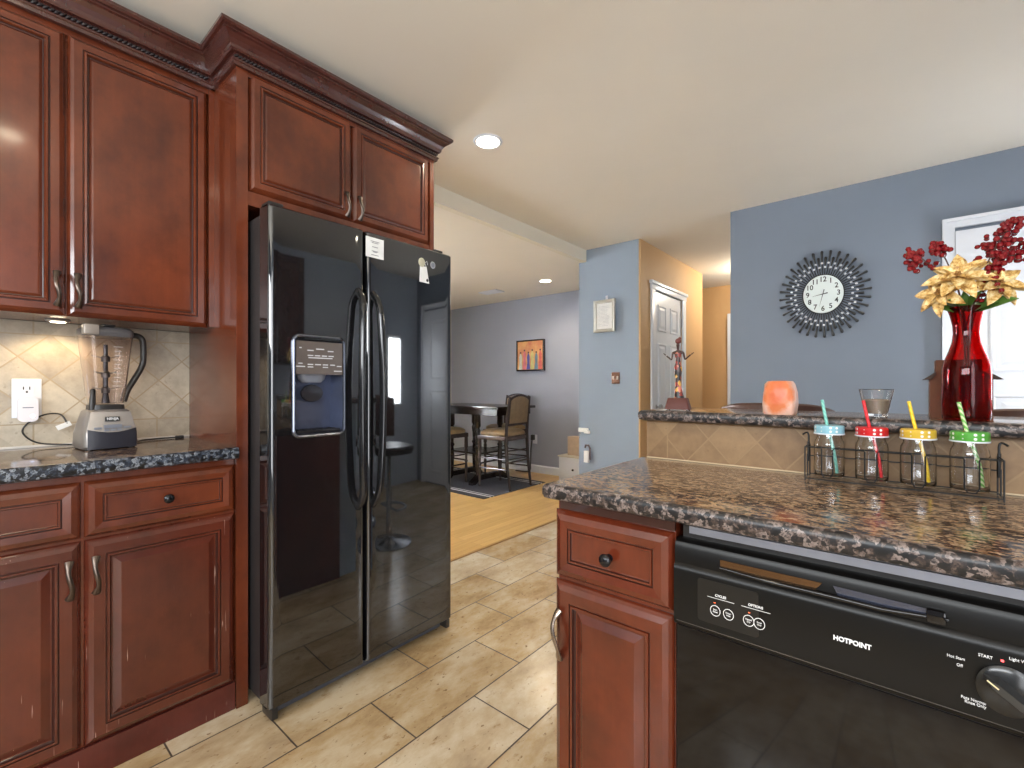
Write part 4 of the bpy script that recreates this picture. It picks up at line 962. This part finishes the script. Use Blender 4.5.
def straw_mat(name, c1, c2):
    M = Mt(name); w = M.n('ShaderNodeTexWave'); w.inputs['Scale'].default_value = 60; w.bands_direction = 'DIAGONAL'; M.l(M.coords(), w.inputs['Vector'])
    M.set(Color=M.ramp(w.outputs['Fac'], [(.45, c1), (.55, c2)]), Roughness=.35); return M.m
jar(JX[0], dotted('pale_blue_dotted', srgb(140, 190, 205)), straw_mat('teal_straw', srgb(110, 190, 175), srgb(140, 205, 190)), 0, 'clear mason jar with pale blue dotted lid and teal straw', .006)
jar(JX[1], dotted('red_dotted', srgb(200, 28, 34)), straw_mat('red_straw', srgb(205, 20, 34), srgb(220, 40, 50)), 0, 'clear mason jar with red polka dot lid and red straw', .008)
jar(JX[2], dotted('yellow_dotted', srgb(212, 176, 60)), straw_mat('yellow_straw', srgb(232, 190, 20), srgb(240, 205, 60)), 0, 'clear mason jar with yellow dotted lid and yellow straw', .008)
jar(JX[3], dotted('green_dotted', srgb(84, 160, 62)), straw_mat('green_straw', srgb(110, 185, 80), srgb(215, 225, 180)), 0, 'clear mason jar with green dotted lid and striped green straw', .010)

# ------------------------------------------------------------------ clock
cx, cz, cy = -.388, 1.752, 3.68; SX = .889
t = thing('sunburst_wall_clock', 'round white-faced wall clock with black sunburst rays and crystals', 'clock', (cx, cy, cz))
m = MB().lathe([(0, 0), (.128, 0), (.128, .006), (.122, .012), (0, .012)], n=48)
m.v = [(cx+a*SX, cy-.014-c, cz+b) for a, b, c in m.v]; fc = m.build('clock_face', plain('clock_white', srgb(226, 236, 234), .4, var=.005), t)
m = MB().tube([(cx+SX*.1285*math.cos(2*PI*i/48), cy-.020, cz+.1285*math.sin(2*PI*i/48)) for i in range(48)], .0035, 6, closed=True); m.build('rim', WIRE, t)
m = MB().lathe([(0, 0), (.06, 0), (.06, .014), (0, .014)], n=24); m.v = [(cx+a*SX, cy-c, cz+b) for a, b, c in m.v]; m.build('movement', BLACKM, t)
GEM = plain('crystal_gem', srgb(225, 228, 235), .1, .2)
N = 32
for k in range(N):
    for (off, r0, r1, g) in ((0, .125, .288, .205), (.5, .125, .246, .178)):
        a = 2*PI*(k+off)/N+.03; ca, sa = math.cos(a), math.sin(a)
        P = [(cx+SX*ca*rr, cy-.014-(.003 if off else 0), cz+sa*rr) for rr in (r0, (r0+r1)/2, r1-.030, r1-.006, r1)]
        MB().tube(P, [.0028, .0032, .0062, .0088, .004], 6).build('ray', BLACKM, t)
        MB().sphere((cx+SX*ca*g, cy-.021, cz+sa*g), .0085, 8, sc=(.9, .6, .9)).build('crystal', GEM, t)
for h in range(1, 13):
    a = PI/2-2*PI*h/12; text(str(h), .046, (cx+SX*math.cos(a)*.096, cy-.0265, cz+math.sin(a)*.096), (1, 0, 0), (0, 0, 1), fc, INKB, 'numeral', sx=SX, bold=.0008)
for a, L, w, nm in ((PI/2-2*PI*8.68/12, .072, .0035, 'hour_hand'), (PI/2-2*PI*32.5/60, .088, .003, 'minute_hand')):
    ca, sa = math.cos(a), math.sin(a)
    MB().prism([(cx+SX*(-ca*.03-sa*w), cz-sa*.03+ca*w), (cx+SX*(-ca*.03+sa*w), cz-sa*.03-ca*w), (cx+SX*(ca*L), cz+sa*L)], 'y', cy-.029, cy-.0275).build(nm, INKB, fc)

# ------------------------------------------------------------------ framed page, switch, gate brackets on the column
YC = 3.83
t = thing('picture_frame', 'silver framed printed page hanging on the blue column', 'picture frame', (-2.07, YC, 1.80))
fr = MB()
def q4(x, z): return (x, z)
fx0, fx1, fz0, fz1 = -2.185, -1.968, 1.640, 1.935
f_ = MB().rings((fx0, YC-.030, fz0), (1, 0, 0), (0, 0, 1), (0, -1, 0), fx1-fx0, fz1-fz0, [(0, 0, 0), (0, .018, 0), (.006, .022, 0), (.016, .018, 0), (.024, .020, 0), (.030, .010, 0)]).build('frame', plain('frame_silver', srgb(190, 188, 180), .35, .4), t)
MB().box(fx0+.031, fx1-.031, YC-.0416, YC-.0405, fz0+.031, fz1-.031).build('page', PAPER, t)
k = MB()
for i in range(15): k.box(fx0+.05, fx1-.05-random.uniform(0, .03), YC-.0422, YC-.0417, fz1-.06-i*.0125, fz1-.0615-i*.0125)
k.build('printed_lines', plain('pale_ink', srgb(150, 155, 165), .6), t)
MB().box(-2.078, -2.058, YC-.012, YC-.001, 1.942, 1.978, bev=.003).tube([(-2.068, YC-.006, 1.975), (-2.068, YC-.016, 1.95), (-2.068, YC-.028, 1.938)], .003, 6).build('hook', WHITE, t)
t = thing('light_switch', 'copper toned light switch plate on the blue column', 'light switch', (-1.978, YC, 1.215))
pl = MB().box(-2.02, -1.938, YC-.006, YC, 1.165, 1.270, bev=.002).build('cover_plate', plain('copper_plate', srgb(126, 96, 84), .25, .8), t)
for x in (-2.0, -1.958): MB().box(x-.006, x+.006, YC-.018, YC-.006, 1.205, 1.235, bev=.002).build('toggle', PAPER, pl)
t = thing('gate_bracket', 'white baby gate wall bracket on the left edge of the column', 'bracket', (-2.33, YC, .72))
MB().box(-2.365, -2.26, YC-.022, YC-.002, .705, .745, bev=.004).box(-2.30, -2.235, YC-.030, YC-.018, .695, .725, bev=.004).build('bracket_plate', PAPER, t)
MB().lathe([(.008, 0), (.008, .004)], (-2.25, YC-.034, .72), 10).tube([(-2.34, YC-.024, .70), (-2.35, YC-.03, .64)], .003, 6).build('pin', CHROME, t)
t = thing('gate_latch', 'white and brown latch mounted low on the blue column', 'latch', (-2.28, YC, .50))
MB().box(-2.30, -2.25, YC-.03, YC-.002, .42, .53, bev=.004).build('latch_body', PAPER, t)
MB().tube([(-2.235, YC-.02, .45), (-2.235, YC-.025, .56), (-2.25, YC-.025, .585), (-2.28, YC-.025, .585), (-2.29, YC-.02, .56)], .009, 8).build('latch_hook', plain('latch_brown', srgb(96, 84, 88), .4), t)

# ------------------------------------------------------------------ dining room
def rug_mat():
    M = Mt('striped_rug'); tc = M.n('ShaderNodeTexCoord'); sp = M.n('ShaderNodeSeparateXYZ'); M.l(tc.outputs['Object'], sp.inputs[0])
    y = sp.outputs[1]
    def band(a, b): return M.math('MULTIPLY', M.math('GREATER_THAN', y, a), M.math('LESS_THAN', y, b))
    f = M.math('MAXIMUM', M.math('MAXIMUM', band(3.475, 3.50), band(3.53, 3.545)), M.math('MAXIMUM', band(4.30, 4.315), band(4.36, 4.38)))
    c = M.ramp(M.noise(M.coords(), 90, 2), [(.3, srgb(46, 46, 54)), (.7, srgb(66, 66, 76))])
    M.set(Color=M.mix(f, c, srgb(206, 206, 210)), Roughness=.9); return M.m
tag(MB().box(-4.9, -3.215, 3.39, 4.45, 0.0005, .008, bev=.002).build('area_rug', rug_mat()), 'charcoal rug with thin white stripes under the dining set', 'rug')
def turned(x, y, z0, z1, r, parent, mat, name='leg', sub=None):
    h = z1-z0
    P = [(r*.55, 0), (r*.75, .03), (r*.5, .06), (r*.65, .10), (r*.85, .30), (r*.6, .42), (r*.95, .45), (r*.6, .48), (r*.7, .6), (r*.95, .68), (r*.6, .72), (r*1., .75), (r*.9, 1.0)]
    return MB().lathe([(a, b*h) for a, b in P], (x, y, z0), 16).build(name, mat, parent)
# table
TX0, TX1, TY0, TY1 = -4.55, -3.34, 3.74, 4.42
t = thing('dining_table', 'dark counter-height dining table on the striped rug', 'table', ((TX0+TX1)/2, (TY0+TY1)/2, .008))
MB().box(TX0, TX1, TY0, TY1, .885, .915, bev=.006).build('table_top', DKWD, t)
MB().box(TX0+.05, TX1-.05, TY0+.04, TY0+.06, .815, .885).box(TX0+.05, TX1-.05, TY1-.06, TY1-.04, .815, .885).box(TX1-.07, TX1-.05, TY0+.05, TY1-.05, .815, .885).box(TX0+.05, TX0+.07, TY0+.05, TY1-.05, .815, .885).build('apron', DKWD, t)
for x in (-4.2, -3.76):
    for y in (3.86, 4.25): turned(x, y, .06, .885, .036, t, DKWD)
MB().box(-4.25, -3.71, 3.83, 4.28, .35, .37).build('shelf', DKWD, t)
for x in (-4.2, -3.76):
    MB().prism([(3.74, .008), (3.80, .008), (3.86, .05), (4.25, .05), (4.31, .008), (4.37, .008), (4.37, .04), (4.26, .11), (3.85, .11), (3.74, .04)], 'x', x-.03, x+.03).build('foot', DKWD, t)
# chair: seat z .63, back top 1.06, faces local -x (back at +x)
def make_chair(label):
    t = thing('dining_chair', label, 'chair', (0, 0, 0), 'dining chairs around the dark table'); ORG[t.name] = (0, 0, 0)
    hw = .20; dp = .19
    for s in (-1, 1):
        turned(-dp, s*hw*.95, .0, .56, .022, t, CHAIRF)
        MB().tube([(dp+.055, s*hw, 0), (dp+.02, s*hw, .25), (dp, s*hw, .56), (dp+.01, s*hw, .75), (dp+.045, s*(hw-.01), 1.02)], [.014, .016, .018, .016, .013], 8, side=(1, 0, 0)).build('leg', CHAIRF, t)
        MB().tube([(-dp, s*hw*.95, .22), (dp+.02, s*hw, .22)], .009, 8).tube([(-dp, s*hw*.95, .33), (dp+.015, s*hw, .33)], .008, 8).build('stretcher', CHAIRF, t)
    MB().tube([(-dp, -hw, .26), (-dp, hw, .26)], .010, 8).build('stretcher', CHAIRF, t)
    MB().tube([(dp+.02, -hw, .30), (dp+.02, hw, .30)], .009, 8).build('stretcher', CHAIRF, t)
    MB().box(-dp-.02, dp+.015, -hw-.01, hw+.01, .535, .585, bev=.008).build('seat_frame', CHAIRF, t)
    MB().loft([(.583, .20, .205, 5), (.60, .212, .215, 4.5), (.625, .208, .21, 4), (.645, .17, .175, 3.5), (.652, .10, .11, 3)], 36, c=(-.005, 0, 0)).build('seat', TANF, t)
    def bx(z): return dp+.012+(z-.75)*.11
    m = MB(); n = 12
    # shaped back: frame outline with camel top
    outl = [(-hw, .70), (hw, .70), (hw, .99)]+[(hw-2*hw*i/n, .99+.055*math.sin(PI*i/n)**.7) for i in range(1, n)]+[(-hw, .99)]
    vs = [(bx(z)+.010, y, z) for y, z in outl]+[(bx(z)-.010, y, z) for y, z in outl]; L = len(outl)
    inn = [(y*.84, .725+(z-.70)*.86) for y, z in outl]
    vs += [(bx(z)+.010, y, z) for y, z in inn]+[(bx(z)-.010, y, z) for y, z in inn]
    fs = []
    for i in range(L):
        j = (i+1) % L; fs += [(i, j, 2*L+j, 2*L+i), (L+i, L+j, 3*L+j, 3*L+i), (i, j, L+j, L+i), (2*L+i, 2*L+j, 3*L+j, 3*L+i)]
    m.add(vs, fs); m.build('back_frame', CHAIRF, t)
    vs = [(bx(z)+.014, y, z) for y, z in inn]+[(bx(z)-.014, y, z) for y, z in inn]
    MB().add(vs, [tuple(range(L)), tuple(range(2*L-1, L-1, -1))]+[(i, (i+1) % L, L+(i+1) % L, L+i) for i in range(L)]).build('backrest', TANF, t)
    return t
ch = make_chair('tan upholstered counter chair nearest the camera, its back to the right')
ch.location = (-3.475, 3.985, .008); ch.rotation_euler = (0, 0, math.radians(4))
c2 = copy_tree(ch); c2['label'] = 'tan dining chair on the far side of the table, mostly hidden by the nearest chair'; c2.location = (-3.93, 4.56, .001); c2.rotation_euler = (0, 0, math.radians(88))
c3 = copy_tree(ch); c3['label'] = 'tan dining chair at the near side of the table, half cut off by the refrigerator'; c3.location = (-4.13, 3.66, .008); c3.rotation_euler = (0, 0, math.radians(-92))
# painting
YD = DYF
t = thing('framed_painting', 'small framed painting of robed figures on the grey dining wall', 'painting', (-3.77, YD, 1.56))
PX0, PX1, PZ0, PZ1 = -4.005, -3.545, 1.345, 1.760
MB().rings((PX0, YD, PZ0), (1, 0, 0), (0, 0, 1), (0, -1, 0), PX1-PX0, PZ1-PZ0, [(0, 0, 0), (0, .035, 0), (.016, .038, 0), (.020, .030, 0)]).build('frame', DKWD, t)
def canvas():
    M = Mt('canvas_orange'); f = M.noise(M.coords(), 9, 4); M.set(Color=M.ramp(f, [(.3, srgb(182, 104, 74)), (.7, srgb(208, 164, 104))]), Roughness=.7); return M.m
MB().box(PX0+.02, PX1-.02, YD-.033, YD-.030, PZ0+.02, PZ1-.02).build('canvas', canvas(), t)
cols = [(190, 205, 190), (206, 110, 120), (70, 76, 160), (200, 190, 120), (96, 130, 150), (200, 90, 80)]
for i, c_ in enumerate(cols):
    x = PX0+.075+i*.066; zt = PZ1-.12-(.03 if i % 2 else .06)*1.0
    f = MB().prism([(x-.034, PZ0+.022), (x+.030, PZ0+.022), (x+.020, zt-.12), (x+.024, zt-.04), (x+.006, zt), (x-.010, zt), (x-.024, zt-.05), (x-.018, zt-.12)], 'y', YD-.0345, YD-.0332).build('painted_figure', plain('robe_%d' % i, srgb(*c_), .7, var=.15), t)
    m = MB().lathe([(0, 0), (.013, 0), (.013, .0012), (0, .0012)], n=14); m.v = [(x+a, YD-.0346-c, zt+.012+b) for a, b, c in m.v]; m.build('painted_head', plain('head_dark_%d' % i, srgb(60, 40, 40), .7), f)
# outlet and cord
t = thing('wall_outlet', 'white wall outlet with dark plug on the dining room wall', 'outlet', (-3.71, YD, .44))
MB().box(-3.745, -3.675, YD-.006, YD, .38, .50, bev=.002).build('cover_plate', WHITE, t)
t = thing('power_cord', 'dark cord hanging from the dining room outlet to the floor', 'cord', (-3.72, YD-.03, .01))
MB().box(-3.745, -3.705, YD-.055, YD-.0065, .43, .50, bev=.006).build('plug', BLACKM, t)
MB().tube(smooth([(-3.725, YD-.05, .43), (-3.735, YD-.06, .3), (-3.74, YD-.06, .12), (-3.76, YD-.07, .02), (-3.95, YD-.12, .012)]), .008, 8).build('cable', BLACKM, t)
MB().tube(smooth([(-3.62, YD-.10, .017), (-3.5, YD-.16, .017), (-3.35, YD-.18, .017), (-3.2, YD-.2, .017)]), .014, 8)
# white low cabinet and box at the opening
t = thing('low_white_cabinet', 'low white cabinet with black knob beside the blue column', 'cabinet', (-2.98, 4.68, 0))
MB().box(-3.10, -2.80, 4.56, 4.80, 0, .31, bev=.006).build('body', WHITE, t)
MB().box(-3.11, -2.79, 4.545, 4.81, .31, .325, bev=.004).build('top', plain('cabinet_top', srgb(206, 198, 180), .5), t)
MB().sphere((-2.90, 4.548, .17), .014, 10).build('knob', INKB, t)
t = thing('cardboard_box', 'tan box standing on the low white cabinet', 'box', (-2.94, 4.70, .325))
MB().box(-3.03, -2.85, 4.64, 4.76, .325, .545, bev=.003).build('box_body', plain('tan_card', srgb(200, 176, 152), .7), t)

# ------------------------------------------------------------------ bar stools behind the bar, console by the clock wall
def make_stool(label):
    t = thing('bar_stool', label, 'stool', (0, 0, 0)); ORG[t.name] = (0, 0, 0)
    MB().lathe([(0, 0), (.19, 0), (.19, .008), (.16, .016), (.05, .03), (.03, .05), (0, .05)], n=40).build('base', CHROME, t)
    MB().lathe([(.024, .03), (.024, .42), (.016, .425), (.016, .66)], n=20).build('pole', CHROME, t)
    MB().tube([(.14*math.cos(a), .14*math.sin(a), .26) for a in [PI*(.0+i/12) for i in range(13)]], .010, 8).tube([(-.14, 0, .26), (.14, 0, .26)], .010, 8).build('footrest', CHROME, t)
    MB().loft([(.655, .15, .15, 2.4), (.66, .19, .18, 2.6), (.70, .205, .19, 2.8), (.715, .19, .175, 2.8)], 36).build('seat', plain('stool_leather', srgb(36, 30, 32), .35), t)
    # curved back rail at y = -.17 (towards the bar)
    pts = [( .19*math.sin(a), -.19*math.cos(a)+.03, z) for a, z in [(-1.15+2.3*i/16, 0) for i in range(17)]]
    m = MB(); vs = []; n = len(pts)
    for i, (x, y, _) in enumerate(pts):
        e = abs(i/(n-1)-.5)*2; top = 1.084-.022*e**3; bot = .80; k = 1+.09
        vs += [(x, y, bot), (x, y, top-.006), (x*1.0, y*1.04, top), (x*k, y*k, top-.006), (x*k, y*k, bot)]
    fs = []
    for i in range(n-1):
        for j in range(5): fs.append((i*5+j, i*5+(j+1) % 5, (i+1)*5+(j+1) % 5, (i+1)*5+j))
    fs += [tuple(range(5)), tuple((n-1)*5+j for j in range(4, -1, -1))]
    m.add(vs, fs, 0, True).build('backrest', plain('stool_brown', srgb(78, 48, 36), .5, var=.15), t)
    for s in (-1, 1): MB().tube([(s*.12, -.10, .69), (s*.15, -.145, .82)], .009, 8).build('back_support', CHROME, t)
    return t
st = make_stool('brown-backed bar stool with chrome pole behind the bar, behind the salt candle holder')
st.location = (-.37, 2.02, 0); st.rotation_euler = (0, 0, math.radians(8))
s2 = copy_tree(st); s2['label'] = 'brown-backed bar stool behind the bar at the right edge, right of the red vase'; s2.location = (.31, 2.02, 0)
t = thing('wall_cabinet', 'dark wall cabinet on the right wall, mirrored at the left of the freezer door', 'cabinet', (1.02, 1.3, 1.34))
MB().box(.88, XR-.003, .85, 1.84, 1.34, 2.28).build('body', WDK, t)
for y0_ in (.855, 1.35): MB().rings((.88, y0_, 1.345), (0, 1, 0), (0, 0, 1), (-1, 0, 0), .485, .93, RU()).build('door', [WDK, DKB], t)
t = thing('console_cabinet', 'low dark console cabinet mirrored in the refrigerator door', 'cabinet', (-.65, 3.49, 0))
MB().box(-.92, -.38, 3.32, 3.66, .08, .62, bev=.006).build('body', DKWD, t)
MB().box(-.94, -.36, 3.30, 3.66, .62, .645, bev=.004).build('top', DKWD, t)
for x in (-.90, -.42):
    for y in (3.34, 3.62): MB().box(x, x+.03, y, y+.03, 0, .08).build('leg', DKWD, t)
for k in range(2): MB().rings((-.91+k*.265, 3.32, .10), (1, 0, 0), (0, 0, 1), (0, -1, 0), .255, .50, [(0, 0, 0), (0, .014, 0), (.04, .014, 0), (.045, .008, 0)]).build('door', DKWD, t)
